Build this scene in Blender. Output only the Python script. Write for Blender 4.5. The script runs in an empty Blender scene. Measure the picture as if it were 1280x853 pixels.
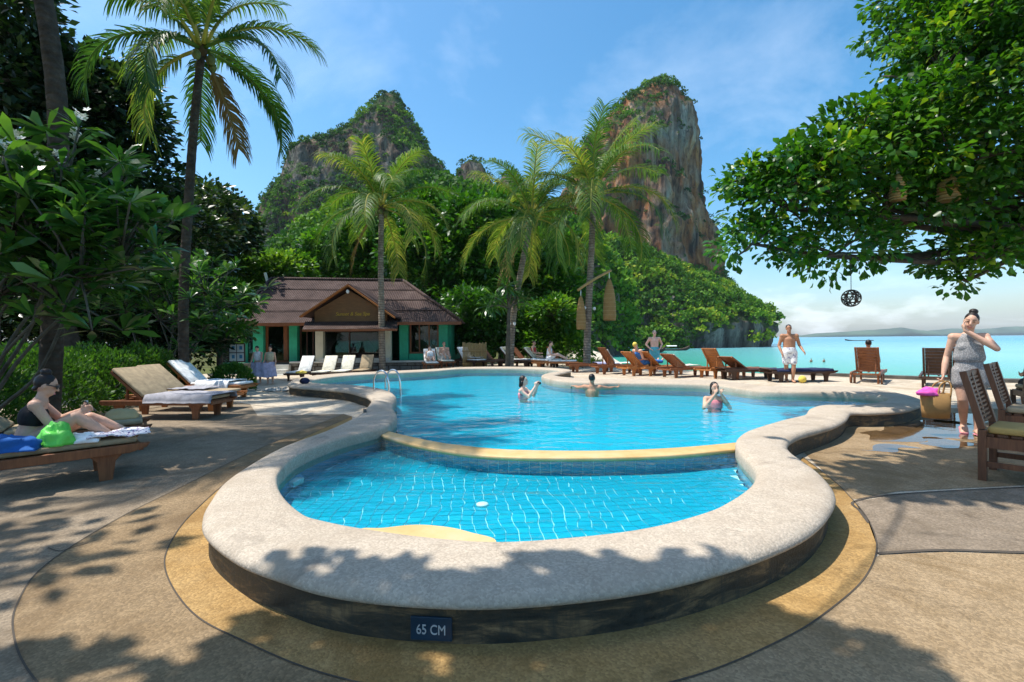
import bpy, bmesh, math, random
import numpy as np
from mathutils import Vector, Matrix, noise, geometry
R = math.radians
rng = np.random.default_rng(7)
random.seed(7)
scene = bpy.context.scene
COL = scene.collection

# ------------------------------------------------------------------ camera
CAM = Vector((0, 0, 1.37)); F = 604.0; HOR = 424.0; TH = R(0.5)
cr = Vector((math.cos(TH), 0, -math.sin(TH))); cu = Vector((math.sin(TH), 0, math.cos(TH))); cf = Vector((0, 1, 0))
cd = bpy.data.cameras.new('camera'); cd.lens = 36 * F / 1280; cd.sensor_width = 36
cd.clip_start = 0.05; cd.clip_end = 30000; cd.shift_y = -2.5 / 1280
cam = bpy.data.objects.new('camera', cd); COL.objects.link(cam)
cam.matrix_world = Matrix(((cr.x, cu.x, -cf.x, CAM.x), (cr.y, cu.y, -cf.y, CAM.y), (cr.z, cu.z, -cf.z, CAM.z), (0, 0, 0, 1)))
scene.camera = cam

# ------------------------------------------------------------------ sun, sky, exposure
SUN_EL = R(66); SUN_AZ = R(-84)          # azimuth from +Y towards +X
sund = Vector((math.sin(SUN_AZ) * math.cos(SUN_EL), math.cos(SUN_AZ) * math.cos(SUN_EL), math.sin(SUN_EL)))
ld = bpy.data.lights.new('sun', 'SUN'); ld.energy = 5.0; ld.angle = R(0.53); ld.color = (1.0, 0.955, 0.88)
sun = bpy.data.objects.new('sun', ld); COL.objects.link(sun)
sun.rotation_euler = sund.to_track_quat('Z', 'Y').to_euler()
world = bpy.data.worlds.new('World'); scene.world = world; world.use_nodes = True
wn = world.node_tree; wn.nodes.clear()
def wnode(t, **k):
    n = wn.nodes.new(t)
    for a, b in k.items(): setattr(n, a, b)
    return n
sky = wnode('ShaderNodeTexSky', sky_type='NISHITA', sun_disc=False)
sky.sun_elevation = SUN_EL; sky.sun_rotation = SUN_AZ; sky.air_density = 1.0; sky.dust_density = 1.5; sky.ozone_density = 3.0
hs = wnode('ShaderNodeHueSaturation'); hs.inputs['Saturation'].default_value = 1.3; hs.inputs['Hue'].default_value = 0.487; hs.inputs['Value'].default_value = 1.18
tc = wnode('ShaderNodeTexCoord'); sep = wnode('ShaderNodeSeparateXYZ')
def wmath(op, a, b=None, clamp=False):
    n = wnode('ShaderNodeMath', operation=op, use_clamp=clamp)
    for i, s in enumerate((a, b)):
        if s is None: continue
        if isinstance(s, (int, float)): n.inputs[i].default_value = s
        else: wn.links.new(s, n.inputs[i])
    return n.outputs[0]
wl = wn.links.new
wl(tc.outputs['Generated'], sep.inputs[0])
zc = wmath('MAXIMUM', sep.outputs['Z'], 0.0)
zz = wmath('ADD', zc, 0.16)
cx = wmath('DIVIDE', sep.outputs['X'], zz); cy = wmath('DIVIDE', sep.outputs['Y'], zz)
cmb = wnode('ShaderNodeCombineXYZ'); wl(cx, cmb.inputs[0]); wl(cy, cmb.inputs[1]); cmb.inputs[2].default_value = 3.3
# thin cirrus
n1 = wnode('ShaderNodeTexNoise'); n1.inputs['Scale'].default_value = 1.15; n1.inputs['Detail'].default_value = 9; n1.inputs['Roughness'].default_value = 0.62; n1.inputs['Distortion'].default_value = 0.5
wl(cmb.outputs[0], n1.inputs['Vector'])
m1 = wnode('ShaderNodeMapRange'); m1.inputs[1].default_value = 0.52; m1.inputs[2].default_value = 0.9; m1.inputs[4].default_value = 0.26
wl(n1.outputs['Fac'], m1.inputs[0])
# low cumulus on the horizon
mp = wnode('ShaderNodeMapping'); mp.inputs['Scale'].default_value = (5.2, 5.2, 13.0); mp.inputs['Location'].default_value = (0.9, 0.2, 0.0)
wl(tc.outputs['Generated'], mp.inputs[0])
n2 = wnode('ShaderNodeTexNoise'); n2.inputs['Scale'].default_value = 1.5; n2.inputs['Detail'].default_value = 8; n2.inputs['Roughness'].default_value = 0.55
wl(mp.outputs[0], n2.inputs['Vector'])
m2 = wnode('ShaderNodeMapRange'); m2.inputs[1].default_value = 0.53; m2.inputs[2].default_value = 0.68
wl(n2.outputs['Fac'], m2.inputs[0])
fade = wnode('ShaderNodeMapRange'); fade.inputs[1].default_value = 0.14; fade.inputs[2].default_value = 0.05
wl(sep.outputs['Z'], fade.inputs[0])
low = wmath('MULTIPLY', wmath('MULTIPLY', m2.outputs[0], fade.outputs[0]), 0.34)
cl = wmath('MAXIMUM', m1.outputs[0], low, True)
mix = wnode('ShaderNodeMixRGB'); mix.inputs[2].default_value = (9.6, 10.2, 10.8, 1)
wl(cl, mix.inputs[0]); wl(sky.outputs[0], hs.inputs['Color']); wl(hs.outputs[0], mix.inputs[1])
bg = wnode('ShaderNodeBackground'); bg.inputs['Strength'].default_value = 0.15
wo = wnode('ShaderNodeOutputWorld'); wl(mix.outputs[0], bg.inputs['Color']); wl(bg.outputs[0], wo.inputs['Surface'])
vs = scene.view_settings; vs.view_transform = 'Standard'; vs.look = 'None'; vs.exposure = 0.36; vs.gamma = 1.0; vs.use_curve_mapping = False
scene.cycles.use_denoising = True
try: scene.cycles.denoiser = 'OPENIMAGEDENOISE'
except Exception: pass
scene.cycles.max_bounces = 8; scene.cycles.transparent_max_bounces = 16; scene.cycles.sample_clamp_indirect = 6.0
scene.cycles.volume_bounces = 0

# ------------------------------------------------------------------ helpers
def U(px, py, z=0.0):
    d = cf + cr * ((px - 640) / F) + cu * ((HOR - py) / F)
    t = (z - CAM.z) / d.z
    return CAM + d * t
def UD(px, py, D):
    return CAM + (cf + cr * ((px - 640) / F) + cu * ((HOR - py) / F)) * D

MATS = {}
def nodes_of(name):
    m = bpy.data.materials.new(name); m.use_nodes = True
    nt = m.node_tree; nt.nodes.clear()
    return m, nt
class NB:
    def __init__(s, name):
        s.m, s.nt = nodes_of(name)
        s.out = s.nt.nodes.new('ShaderNodeOutputMaterial')
        s.geo = None
    def n(s, t, ins=None, **k):
        n = s.nt.nodes.new(t)
        for a, b in k.items(): setattr(n, a, b)
        for a, b in (ins or {}).items(): s.put(n.inputs[a], b)
        return n
    def put(s, sock, v):
        if isinstance(v, bpy.types.NodeSocket): s.nt.links.new(v, sock)
        elif isinstance(v, bpy.types.Node): s.nt.links.new(v.outputs[0], sock)
        elif isinstance(v, tuple) and len(v) == 3 and len(sock.default_value) == 4: sock.default_value = (*v, 1)
        else: sock.default_value = v
    def pos(s, kind='Object'):
        t = s.n('ShaderNodeTexCoord'); return t.outputs[kind]
    def wpos(s):
        return s.n('ShaderNodeNewGeometry').outputs['Position']
    def mapv(s, v, scale=(1, 1, 1), loc=(0, 0, 0)):
        return s.n('ShaderNodeMapping', {'Vector': v, 'Scale': scale, 'Location': loc}).outputs[0]
    def noise(s, v, sc, det=5, rough=0.55, dist=0.0):
        return s.n('ShaderNodeTexNoise', {'Vector': v, 'Scale': sc, 'Detail': det, 'Roughness': rough, 'Distortion': dist}).outputs['Fac']
    def vor(s, v, sc, feature='F1', out='Distance'):
        return s.n('ShaderNodeTexVoronoi', {'Vector': v, 'Scale': sc}, feature=feature).outputs[out]
    def ramp(s, f, stops, interp='LINEAR'):
        n = s.n('ShaderNodeValToRGB', {'Fac': f}); r = n.color_ramp; r.interpolation = interp
        while len(r.elements) < len(stops): r.elements.new(0.5)
        for e, (p, c) in zip(r.elements, stops):
            e.position = p; e.color = (*c, 1) if isinstance(c, tuple) else (c, c, c, 1)
        return n.outputs['Color']
    def mix(s, f, a, b, t='MIX'):
        return s.n('ShaderNodeMixRGB', {0: f, 1: a, 2: b}, blend_type=t).outputs[0]
    def math(s, op, a, b=0.0, clamp=False):
        return s.n('ShaderNodeMath', {0: a, 1: b}, operation=op, use_clamp=clamp).outputs[0]
    def mr(s, f, a, b, c=0.0, d=1.0):
        return s.n('ShaderNodeMapRange', {0: f, 1: a, 2: b, 3: c, 4: d}).outputs[0]
    def bump(s, h, st=0.3, dist=0.02, nrm=None):
        d = {'Height': h, 'Strength': st, 'Distance': dist}
        if nrm is not None: d['Normal'] = nrm
        return s.n('ShaderNodeBump', d).outputs[0]
    def pbr(s, col, rough=0.6, nrm=None, spec=0.4, metal=0.0, **k):
        d = {'Base Color': col, 'Roughness': rough, 'Metallic': metal, 'Specular IOR Level': spec}
        if nrm is not None: d['Normal'] = nrm
        d.update(k)
        return s.n('ShaderNodeBsdfPrincipled', d)
    def done(s, sh):
        s.nt.links.new(sh.outputs[0], s.out.inputs['Surface']); MATS[s.m.name] = s.m; return s.m

def plain(name, col, rough=0.55, var=0.12, sc=6.0, bump=0.15, spec=0.35, metal=0.0, bsc=None):
    b = NB(name); p = b.pos()
    f = b.noise(p, sc, 6, 0.6)
    c0 = tuple(max(0, x * (1 - var * 1.6)) for x in col); c1 = tuple(min(1, x * (1 + var * 1.6)) for x in col)
    c = b.ramp(f, [(0.3, c0), (0.7, c1)])
    h = b.noise(p, bsc or sc * 8, 4, 0.6)
    return b.done(b.pbr(c, b.mr(f, 0.3, 0.7, rough - 0.08, min(1, rough + 0.08)), b.bump(h, bump, 0.01), spec, metal))

def wood(name, a, bcol, sc=3.0, rough=0.45, stretch=(14, 14, 1.5)):
    b = NB(name); p = b.mapv(b.pos(), stretch)
    f = b.noise(p, sc, 6, 0.6, 0.4); g = b.noise(b.pos(), 2.3, 4)
    c = b.ramp(f, [(0.28, a), (0.72, bcol)])
    c = b.mix(b.mr(g, 0.35, 0.7, 0.0, 0.35), c, tuple(x * 0.55 for x in a))
    return b.done(b.pbr(c, b.mr(f, 0.2, 0.8, rough + 0.12, rough - 0.05), b.bump(f, 0.25, 0.006), 0.4))

def leafmat(name, stops, rough=0.45, trans=0.38, spec=0.4):
    b = NB(name)
    a = b.n('ShaderNodeAttribute', attribute_name='var').outputs['Fac']
    c = b.ramp(a, stops)
    p = b.pbr(c, rough, None, spec)
    tcol = b.mix(0.55, c, b.n('ShaderNodeMixRGB', {0: 1.0, 1: c, 2: (1.6, 1.75, 0.35, 1)}, blend_type='MULTIPLY').outputs[0])
    t = b.n('ShaderNodeBsdfTranslucent', {'Color': tcol})
    m = b.n('ShaderNodeMixShader', {0: trans, 1: p.outputs[0], 2: t.outputs[0]})
    return b.done(m)

class MB:
    def __init__(s): s.v = []; s.f = []
    def add(s, vs, fs):
        o = len(s.v); s.v.extend([tuple(x) for x in vs]); s.f.extend([tuple(i + o for i in q) for q in fs]); return s
    def box(s, c, d, rz=0.0, M=None):
        x, y, z = d[0] / 2, d[1] / 2, d[2] / 2
        vs = [Vector(p) for p in ((-x, -y, -z), (x, -y, -z), (x, y, -z), (-x, y, -z), (-x, -y, z), (x, -y, z), (x, y, z), (-x, y, z))]
        m = Matrix.Rotation(rz, 3, 'Z') if M is None else M
        c = Vector(c)
        return s.add([m @ p + c for p in vs], [(0, 3, 2, 1), (4, 5, 6, 7), (0, 1, 5, 4), (1, 2, 6, 5), (2, 3, 7, 6), (3, 0, 4, 7)])
    def beam(s, a, b, w, h, up=(0, 0, 1)):
        a = Vector(a); b = Vector(b); d = (b - a); L = d.length; d.normalize()
        sd = d.cross(Vector(up))
        if sd.length < 1e-4: sd = d.cross(Vector((1, 0, 0)))
        sd.normalize(); u = sd.cross(d)
        M = Matrix((d, sd, u)).transposed()
        return s.box((a + b) / 2, (L, w, h), M=M)
    def rings(s, rs, closed=True, cap=True):
        o = len(s.v); n = len(rs[0])
        for r in rs: s.v.extend([tuple(p) for p in r])
        for i in range(len(rs) - 1):
            for j in range(n if closed else n - 1):
                k = (j + 1) % n
                s.f.append((o + i * n + j, o + i * n + k, o + (i + 1) * n + k, o + (i + 1) * n + j))
        if cap and closed:
            s.f.append(tuple(o + j for j in range(n))[::-1]); s.f.append(tuple(o + (len(rs) - 1) * n + j for j in range(n)))
        return s
    def tube(s, pts, rad, seg=8, cap=True):
        pts = [Vector(p) for p in pts]; n = len(pts)
        if not hasattr(rad, '__len__'): rad = [rad] * n
        rs = []; ref = None
        for i, p in enumerate(pts):
            d = (pts[min(i + 1, n - 1)] - pts[max(i - 1, 0)])
            if d.length < 1e-7: d = Vector((0, 0, 1))
            d.normalize()
            if ref is None:
                ref = Vector((1, 0, 0)) if abs(d.x) < 0.8 else Vector((0, 1, 0))
            a = (ref - d * ref.dot(d)).normalized(); ref = a; bb = d.cross(a)
            rs.append([p + (a * math.cos(2 * math.pi * k / seg) + bb * math.sin(2 * math.pi * k / seg)) * rad[i] for k in range(seg)])
        return s.rings(rs, True, cap)
    def lathe(s, prof, c=(0, 0, 0), seg=16, cap=True):
        c = Vector(c)
        return s.rings([[c + Vector((r * math.cos(2 * math.pi * k / seg), r * math.sin(2 * math.pi * k / seg), z)) for k in range(seg)] for r, z in prof], True, cap)
    def ell(s, c, r, M=None, seg=12, rg=8):
        c = Vector(c); M = M or Matrix.Identity(3); rs = []
        for i in range(rg + 1):
            t = math.pi * (0.02 + 0.96 * i / rg)
            rs.append([c + M @ Vector((r[0] * math.sin(t) * math.cos(2 * math.pi * k / seg), r[1] * math.sin(t) * math.sin(2 * math.pi * k / seg), -r[2] * math.cos(t))) for k in range(seg)])
        return s.rings(rs)
    def bone(s, a, b, ra, rb, lat=(1, 0, 0), seg=12):
        """tapered limb with rounded ends; radii (lateral, depth) or a number"""
        a = Vector(a); b = Vector(b)
        if not hasattr(ra, '__len__'): ra = (ra, ra)
        if not hasattr(rb, '__len__'): rb = (rb, rb)
        d = (b - a).normalized(); l = Vector(lat); l = l - d * l.dot(d)
        if l.length < 1e-4: l = d.orthogonal()
        l.normalize(); e = d.cross(l)
        def ring(c, x, y): return [c + l * (x * math.cos(2 * math.pi * k / seg)) + e * (y * math.sin(2 * math.pi * k / seg)) for k in range(seg)]
        rs = []
        m = min(ra)
        for t in (0.08, 0.45, 0.8): rs.append(ring(a - d * m * math.cos(t * math.pi / 2), ra[0] * math.sin(t * math.pi / 2), ra[1] * math.sin(t * math.pi / 2)))
        rs.append(ring(a, *ra)); rs.append(ring((a + b) / 2, (ra[0] + rb[0]) / 2, (ra[1] + rb[1]) / 2)); rs.append(ring(b, *rb))
        m = min(rb)
        for t in (0.8, 0.45, 0.08): rs.append(ring(b + d * m * math.cos(t * math.pi / 2), rb[0] * math.sin(t * math.pi / 2), rb[1] * math.sin(t * math.pi / 2)))
        return s.rings(rs)
    def prism(s, poly, z0, z1):
        n = len(poly)
        return s.rings([[(p[0], p[1], z0) for p in poly], [(p[0], p[1], z1) for p in poly]])
    def build(s, name, mat, parent=None, smooth=False, bevel=0.0):
        me = bpy.data.meshes.new(name); me.from_pydata(s.v, [], s.f); me.update()
        me.materials.append(MATS[mat] if isinstance(mat, str) else mat)
        o = bpy.data.objects.new(name, me); COL.objects.link(o)
        if parent is not None: o.parent = parent
        if smooth:
            me.polygons.foreach_set('use_smooth', [True] * len(me.polygons))
        if bevel:
            b = o.modifiers.new('bevel', 'BEVEL'); b.width = bevel; b.segments = 2; b.limit_method = 'ANGLE'
        return o
def tag(o, label=None, cat=None, group=None, kind=None):
    if label: o['label'] = label
    if cat: o['category'] = cat
    if group: o['group'] = group
    if kind: o['kind'] = kind
    return o
def thing(name, label, cat, loc=(0, 0, 0), rz=0.0, group=None):
    o = bpy.data.objects.new(name, None); COL.objects.link(o); o.empty_display_size = 0.2
    o.location = loc; o.rotation_euler = (0, 0, rz)
    return tag(o, label, cat, group)
def np_mesh(name, V, T, mat, parent=None, var=None, smooth=False):
    """V Nx3, T Mxk index arrays -> mesh object; var = per-face float attribute"""
    me = bpy.data.meshes.new(name)
    k = T.shape[1]
    me.vertices.add(len(V)); me.vertices.foreach_set('co', np.ascontiguousarray(V, dtype=np.float32).ravel())
    me.loops.add(T.size); me.loops.foreach_set('vertex_index', np.ascontiguousarray(T, dtype=np.int32).ravel())
    me.polygons.add(len(T)); me.polygons.foreach_set('loop_start', np.arange(0, T.size, k, dtype=np.int32))
    try: me.polygons.foreach_set('loop_total', np.full(len(T), k, dtype=np.int32))
    except Exception: pass
    me.update(calc_edges=True)
    if var is not None:
        a = me.attributes.new('var', 'FLOAT', 'FACE'); a.data.foreach_set('value', np.ascontiguousarray(var, dtype=np.float32))
    if smooth: me.polygons.foreach_set('use_smooth', np.ones(len(T), dtype=bool))
    me.materials.append(MATS[mat])
    o = bpy.data.objects.new(name, me); COL.objects.link(o)
    if parent is not None: o.parent = parent
    return o
def unit(a): return a / np.maximum(np.linalg.norm(a, axis=1, keepdims=True), 1e-9)
def rdir(n): return unit(rng.normal(size=(n, 3)))
def leaf_arrays(pos, dirs, L, W, var, up=None, fold=0.12, six=False):
    n = len(pos); up = rdir(n) if up is None else up
    side = unit(np.cross(dirs, up)); nn = np.cross(side, dirs)
    L = np.broadcast_to(np.asarray(L, float), (n,))[:, None]; W = np.broadcast_to(np.asarray(W, float), (n,))[:, None]
    if six:   # obovate leaf, bent: base, two shoulders, tip, with a midrib fold
        v = np.stack([pos, pos + dirs * L * .38 + side * W * .30 + nn * L * fold, pos + dirs * L * .72 + side * W * .5 + nn * L * fold * .9, pos + dirs * L - nn * L * fold * .7,
                      pos + dirs * L * .72 - side * W * .5 + nn * L * fold * .9, pos + dirs * L * .38 - side * W * .30 + nn * L * fold], 1).reshape(-1, 3)
        b = np.arange(n)[:, None] * 6
        T = np.concatenate([b + np.array([[0, 1, 5]]), b + np.array([[1, 2, 5]]), b + np.array([[2, 4, 5]]), b + np.array([[2, 3, 4]])], 1).reshape(-1, 3)
        return v, T, np.repeat(var, 4)
    v = np.stack([pos, pos + dirs * L * .45 + side * W * .5 + nn * W * fold, pos + dirs * L, pos + dirs * L * .45 - side * W * .5 + nn * W * fold], 1).reshape(-1, 3)
    b = np.arange(n)[:, None] * 4
    T = np.concatenate([b + np.array([[0, 1, 2]]), b + np.array([[0, 2, 3]])], 1).reshape(-1, 3)
    return v, T, np.repeat(var, 2)
def catmull(pts, sub=8, closed=False):
    P = [Vector(p) for p in pts]; n = len(P); out = []
    for i in range(n if closed else n - 1):
        if closed: p0, p1, p2, p3 = P[i - 1], P[i], P[(i + 1) % n], P[(i + 2) % n]
        else: p0, p1, p2, p3 = P[max(i - 1, 0)], P[i], P[i + 1], P[min(i + 2, n - 1)]
        for k in range(sub):
            t = k / sub
            out.append(0.5 * ((2 * p1) + (p2 - p0) * t + (2 * p0 - 5 * p1 + 4 * p2 - p3) * t * t + (3 * p1 - p0 - 3 * p2 + p3) * t ** 3))
    if not closed: out.append(P[-1])
    return out
def inside(x, y, poly):
    c = False; n = len(poly); j = n - 1
    for i in range(n):
        xi, yi = poly[i][0], poly[i][1]; xj, yj = poly[j][0], poly[j][1]
        if (yi > y) != (yj > y) and x < (xj - xi) * (y - yi) / (yj - yi) + xi: c = not c
        j = i
    return c
def sstep(a, b, x):
    t = min(1, max(0, (x - a) / (b - a))); return t * t * (3 - 2 * t)
def gz(x, y):
    return -0.36 * sstep(12.5, 19, y) * sstep(-2.5, -6.5, x)
def poly_sheet(name, poly, z, mat, parent=None):
    tri = geometry.tessellate_polygon([[Vector((p[0], p[1], 0)) for p in poly]])
    b = MB(); b.v = [(p[0], p[1], z) for p in poly]
    for t in tri:
        a, c, d = (Vector(b.v[i]) for i in t)
        b.f.append(t if (c - a).cross(d - a).z > 0 else t[::-1])
    return b.build(name, mat, parent)

# ------------------------------------------------------------------ materials
def aggregate(name, a, bcol, dark, speck=0.42):
    b = NB(name); p = b.wpos()
    cell = b.n('ShaderNodeTexVoronoi', {'Vector': p, 'Scale': 85.0})
    grain = b.n('ShaderNodeSeparateColor', {0: cell.outputs['Color']}).outputs[0]
    big = b.noise(p, 0.9, 7, 0.62, 0.6); mid = b.noise(p, 4.5, 6, 0.65)
    c = b.mix(big, a, bcol)
    c = b.mix(b.mr(mid, 0.35, 0.75, 0.0, 0.6), c, dark)
    c = b.mix(speck, c, b.mix(1.0, c, b.ramp(grain, [(0.0, 0.5), (0.5, 0.95), (1.0, 1.6)]), 'MULTIPLY'))
    stain = b.noise(p, 1.7, 8, 0.7, 1.2)
    blot = b.noise(p, 0.55, 9, 0.72, 1.8)
    c = b.mix(b.mr(blot, 0.48, 0.62, 0.0, 0.7), c, dark)
    c = b.mix(b.mr(stain, 0.57, 0.70, 0.0, 0.65), c, tuple(x * 0.5 for x in dark))
    fine = b.noise(p, 260, 3, 0.7)
    h = b.math('ADD', b.math('MULTIPLY', cell.outputs['Distance'], -0.7), b.math('MULTIPLY', fine, 0.5))
    rough = b.mr(stain, 0.45, 0.72, 0.88, 0.6)
    return b.done(b.pbr(c, rough, b.bump(h, 0.55, 0.006), 0.3))
aggregate('deck_grey', (0.31, 0.24, 0.165), (0.22, 0.17, 0.115), (0.14, 0.10, 0.06))
aggregate('deck_tan', (0.36, 0.26, 0.155), (0.27, 0.19, 0.105), (0.16, 0.10, 0.042))
aggregate('deck_ochre', (0.37, 0.25, 0.115), (0.38, 0.22, 0.065), (0.24, 0.13, 0.035))
aggregate('deck_brown', (0.30, 0.21, 0.115), (0.22, 0.15, 0.08), (0.13, 0.08, 0.036))
aggregate('deck_pale', (0.60, 0.53, 0.42), (0.50, 0.42, 0.32), (0.33, 0.25, 0.16))
aggregate('deck_slate', (0.27, 0.21, 0.15), (0.20, 0.155, 0.11), (0.13, 0.095, 0.06))
aggregate('coping', (0.51, 0.43, 0.34), (0.43, 0.36, 0.28), (0.36, 0.29, 0.215), 0.3)
plain('joint', (0.075, 0.06, 0.045), 0.9)
plain('soil', (0.07, 0.05, 0.03), 0.95, 0.3, 3)
plain('sand', (0.62, 0.53, 0.40), 0.9, 0.15, 1.0)
b = NB('pool_wall_stained'); p = b.wpos()
s1 = b.noise(b.mapv(p, (1.1, 1.1, 5)), 2.2, 8, 0.7, 0.8); s2 = b.noise(b.mapv(p, (9, 9, 1.0)), 1.6, 6, 0.7)
c = b.ramp(s1, [(0.36, (0.012, 0.015, 0.013)), (0.50, (0.05, 0.04, 0.025)), (0.60, (0.18, 0.115, 0.055)), (0.74, (0.33, 0.22, 0.11))])
c = b.mix(b.mr(s2, 0.5, 0.68, 0, 0.75), c, (0.035, 0.035, 0.028))
b.done(b.pbr(c, b.mr(s1, 0.3, 0.7, 0.42, 0.85), b.bump(b.noise(p, 40, 6, 0.7), 0.6, 0.01), 0.4))
b = NB('sandstone_edge'); p = b.wpos()
c = b.ramp(b.noise(p, 2.2, 7, 0.65), [(0.3, (0.50, 0.30, 0.10)), (0.55, (0.62, 0.43, 0.20)), (0.75, (0.58, 0.46, 0.30))])
b.done(b.pbr(c, 0.55, b.bump(b.noise(p, 60, 5), 0.3, 0.005)))
def tilemat(name, a, bcol):
    b = NB(name); r = b.n('ShaderNodeObjectInfo').outputs['Random']; p = b.wpos()
    c = b.ramp(b.math('ADD', b.math('MULTIPLY', r, 0.6), b.math('MULTIPLY', b.noise(p, 2.0, 4), 0.4)), [(0.15, a), (0.85, bcol)])
    return b.done(b.pbr(c, 0.3, None, 0.5))
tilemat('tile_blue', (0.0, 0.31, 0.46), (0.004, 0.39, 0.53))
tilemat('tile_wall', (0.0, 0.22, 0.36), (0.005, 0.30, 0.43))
plain('grout', (0.50, 0.80, 0.84), 0.8, 0.05)
b = NB('pool_floor'); p = b.wpos()
br = b.n('ShaderNodeTexBrick', {'Vector': p, 'Scale': 1.0, 'Mortar Size': 0.004, 'Brick Width': 0.1, 'Row Height': 0.1, 'Color1': (0.0, 0.36, 0.52), 'Color2': (0.0, 0.40, 0.56), 'Mortar': (0.04, 0.45, 0.60)}, offset=0.0)
ca = b.vor(b.mapv(p, (1, 1, 1)), 2.2, 'SMOOTH_F1')
b.done(b.pbr(br.outputs['Color'], 0.4, None, 0.3))
b = NB('pool_water'); p = b.wpos()
h = b.math('ADD', b.noise(b.mapv(p, (1.0, 1.7, 1)), 2.6, 4, 0.55, 0.7), b.math('MULTIPLY', b.noise(p, 9.0, 3, 0.5), 0.22))
nr = b.bump(h, 0.42, 0.07)
fr = b.n('ShaderNodeFresnel', {'IOR': 1.333, 'Normal': nr}).outputs[0]
tr = b.n('ShaderNodeBsdfTransparent', {'Color': (0.80, 0.98, 0.99)})
gl = b.n('ShaderNodeBsdfGlossy', {'Color': (1, 1, 1), 'Roughness': 0.02, 'Normal': nr})
b.done(b.n('ShaderNodeMixShader', {0: b.math('MULTIPLY', fr, 0.9), 1: tr.outputs[0], 2: gl.outputs[0]}))
b = NB('puddle'); p = b.wpos()
nr = b.bump(b.noise(p, 5, 3), 0.05, 0.02)
fr = b.n('ShaderNodeFresnel', {'IOR': 1.333, 'Normal': nr}).outputs[0]
b.done(b.n('ShaderNodeMixShader', {0: fr, 1: b.n('ShaderNodeBsdfTransparent', {'Color': (0.62, 0.58, 0.52)}).outputs[0], 2: b.n('ShaderNodeBsdfGlossy', {'Color': (1, 1, 1), 'Roughness': 0.03, 'Normal': nr}).outputs[0]}))
b = NB('sea'); p = b.wpos()
sx = b.n('ShaderNodeSeparateXYZ', {0: p})
shal = b.mr(sx.outputs['Y'], 60, 420, 1.0, 0.0)
bank = b.noise(b.mapv(p, (0.004, 0.012, 1)), 1.0, 5, 0.55)
c = b.mix(b.mr(sx.outputs['X'], 30, 110), (0.03, 0.32, 0.19), (0.26, 0.53, 0.56))
c = b.mix(shal, (0.06, 0.28, 0.42), c)
c = b.mix(b.mr(bank, 0.4, 0.65, 0.0, 0.4), c, (0.10, 0.40, 0.38))
wv = b.math('ADD', b.noise(b.mapv(p, (0.35, 1.0, 1)), 0.55, 5, 0.6), b.math('MULTIPLY', b.noise(b.mapv(p, (0.6, 1.6, 1)), 2.2, 3), 0.4))
b.done(b.pbr(c, 0.22, b.bump(wv, 0.55, 0.35), 0.32))
def rockmat(name, orange=0.5, green=0.5, dim=1.0):
    b = NB(name); p = b.wpos(); g = b.n('ShaderNodeNewGeometry')
    st = b.noise(b.mapv(p, (0.16, 0.16, 0.022)), 1.0, 10, 0.66, 0.5)
    st2 = b.noise(b.mapv(p, (0.055, 0.055, 0.030)), 1.0, 8, 0.62, 0.6)
    fine = b.noise(b.mapv(p, (0.8, 0.8, 0.3)), 1.0, 8, 0.75)
    c = b.ramp(st, [(0.38, (0.04, 0.036, 0.032)), (0.47, (0.15, 0.135, 0.115)), (0.55, (0.28, 0.25, 0.21)), (0.66, (0.52, 0.47, 0.40))])
    oc = b.ramp(st, [(0.39, (0.05, 0.028, 0.02)), (0.48, (0.28, 0.105, 0.04)), (0.60, (0.46, 0.21, 0.08)), (0.75, (0.52, 0.34, 0.20))])
    c = b.mix(b.mr(st2, 0.50 - 0.12 * orange, 0.58, 0.0, 0.25 + 0.65 * orange), c, oc)
    c = b.mix(b.mr(fine, 0.46, 0.34, 0.0, 0.9), c, (0.035, 0.033, 0.03))
    c = b.mix(1.0, c, (dim, dim * 0.98, dim * 0.95), 'MULTIPLY')
    nz = b.n('ShaderNodeSeparateXYZ', {0: g.outputs['Normal']}).outputs['Z']
    gm = b.math('ADD', nz, b.mr(b.noise(p, 0.07, 8, 0.7), 0.3, 0.7, -0.55, 0.55))
    gc = b.ramp(b.noise(p, 0.5, 6, 0.7), [(0.3, (0.018, 0.035, 0.010)), (0.6, (0.06, 0.105, 0.022)), (0.8, (0.11, 0.14, 0.03))])
    c = b.mix(b.mr(gm, 0.62 - 0.4 * green, 0.80 - 0.4 * green), c, gc)
    return b.done(b.pbr(c, 0.9, b.bump(b.math('ADD', st, b.math('MULTIPLY', fine, 0.6)), 1.0, 2.6), 0.15))
rockmat('limestone_orange', 1.15, 0.35, 0.9)
rockmat('limestone_grey', 0.35, 0.62, 0.62)
rockmat('headland_rock', 0.15, 0.75)
plain('far_hill', (0.06, 0.10, 0.06), 0.95, 0.3, 0.004, 0.0)
leafmat('leaf_hill', [(0.0, (0.016, 0.055, 0.010)), (0.40, (0.055, 0.15, 0.012)), (0.75, (0.15, 0.28, 0.015)), (1.0, (0.29, 0.33, 0.025))], 0.6, 0.3, 0.15)
leafmat('leaf_forest', [(0.0, (0.010, 0.045, 0.008)), (0.5, (0.035, 0.125, 0.010)), (0.85, (0.09, 0.23, 0.012)), (1.0, (0.18, 0.30, 0.02))], 0.42, 0.34)
leafmat('leaf_dark', [(0.0, (0.006, 0.018, 0.008)), (0.55, (0.018, 0.045, 0.012)), (0.9, (0.045, 0.09, 0.018)), (1.0, (0.11, 0.14, 0.035))], 0.35, 0.25)
leafmat('leaf_bright', [(0.0, (0.03, 0.09, 0.012)), (0.5, (0.09, 0.20, 0.018)), (1.0, (0.22, 0.33, 0.04))], 0.45, 0.4)
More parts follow.
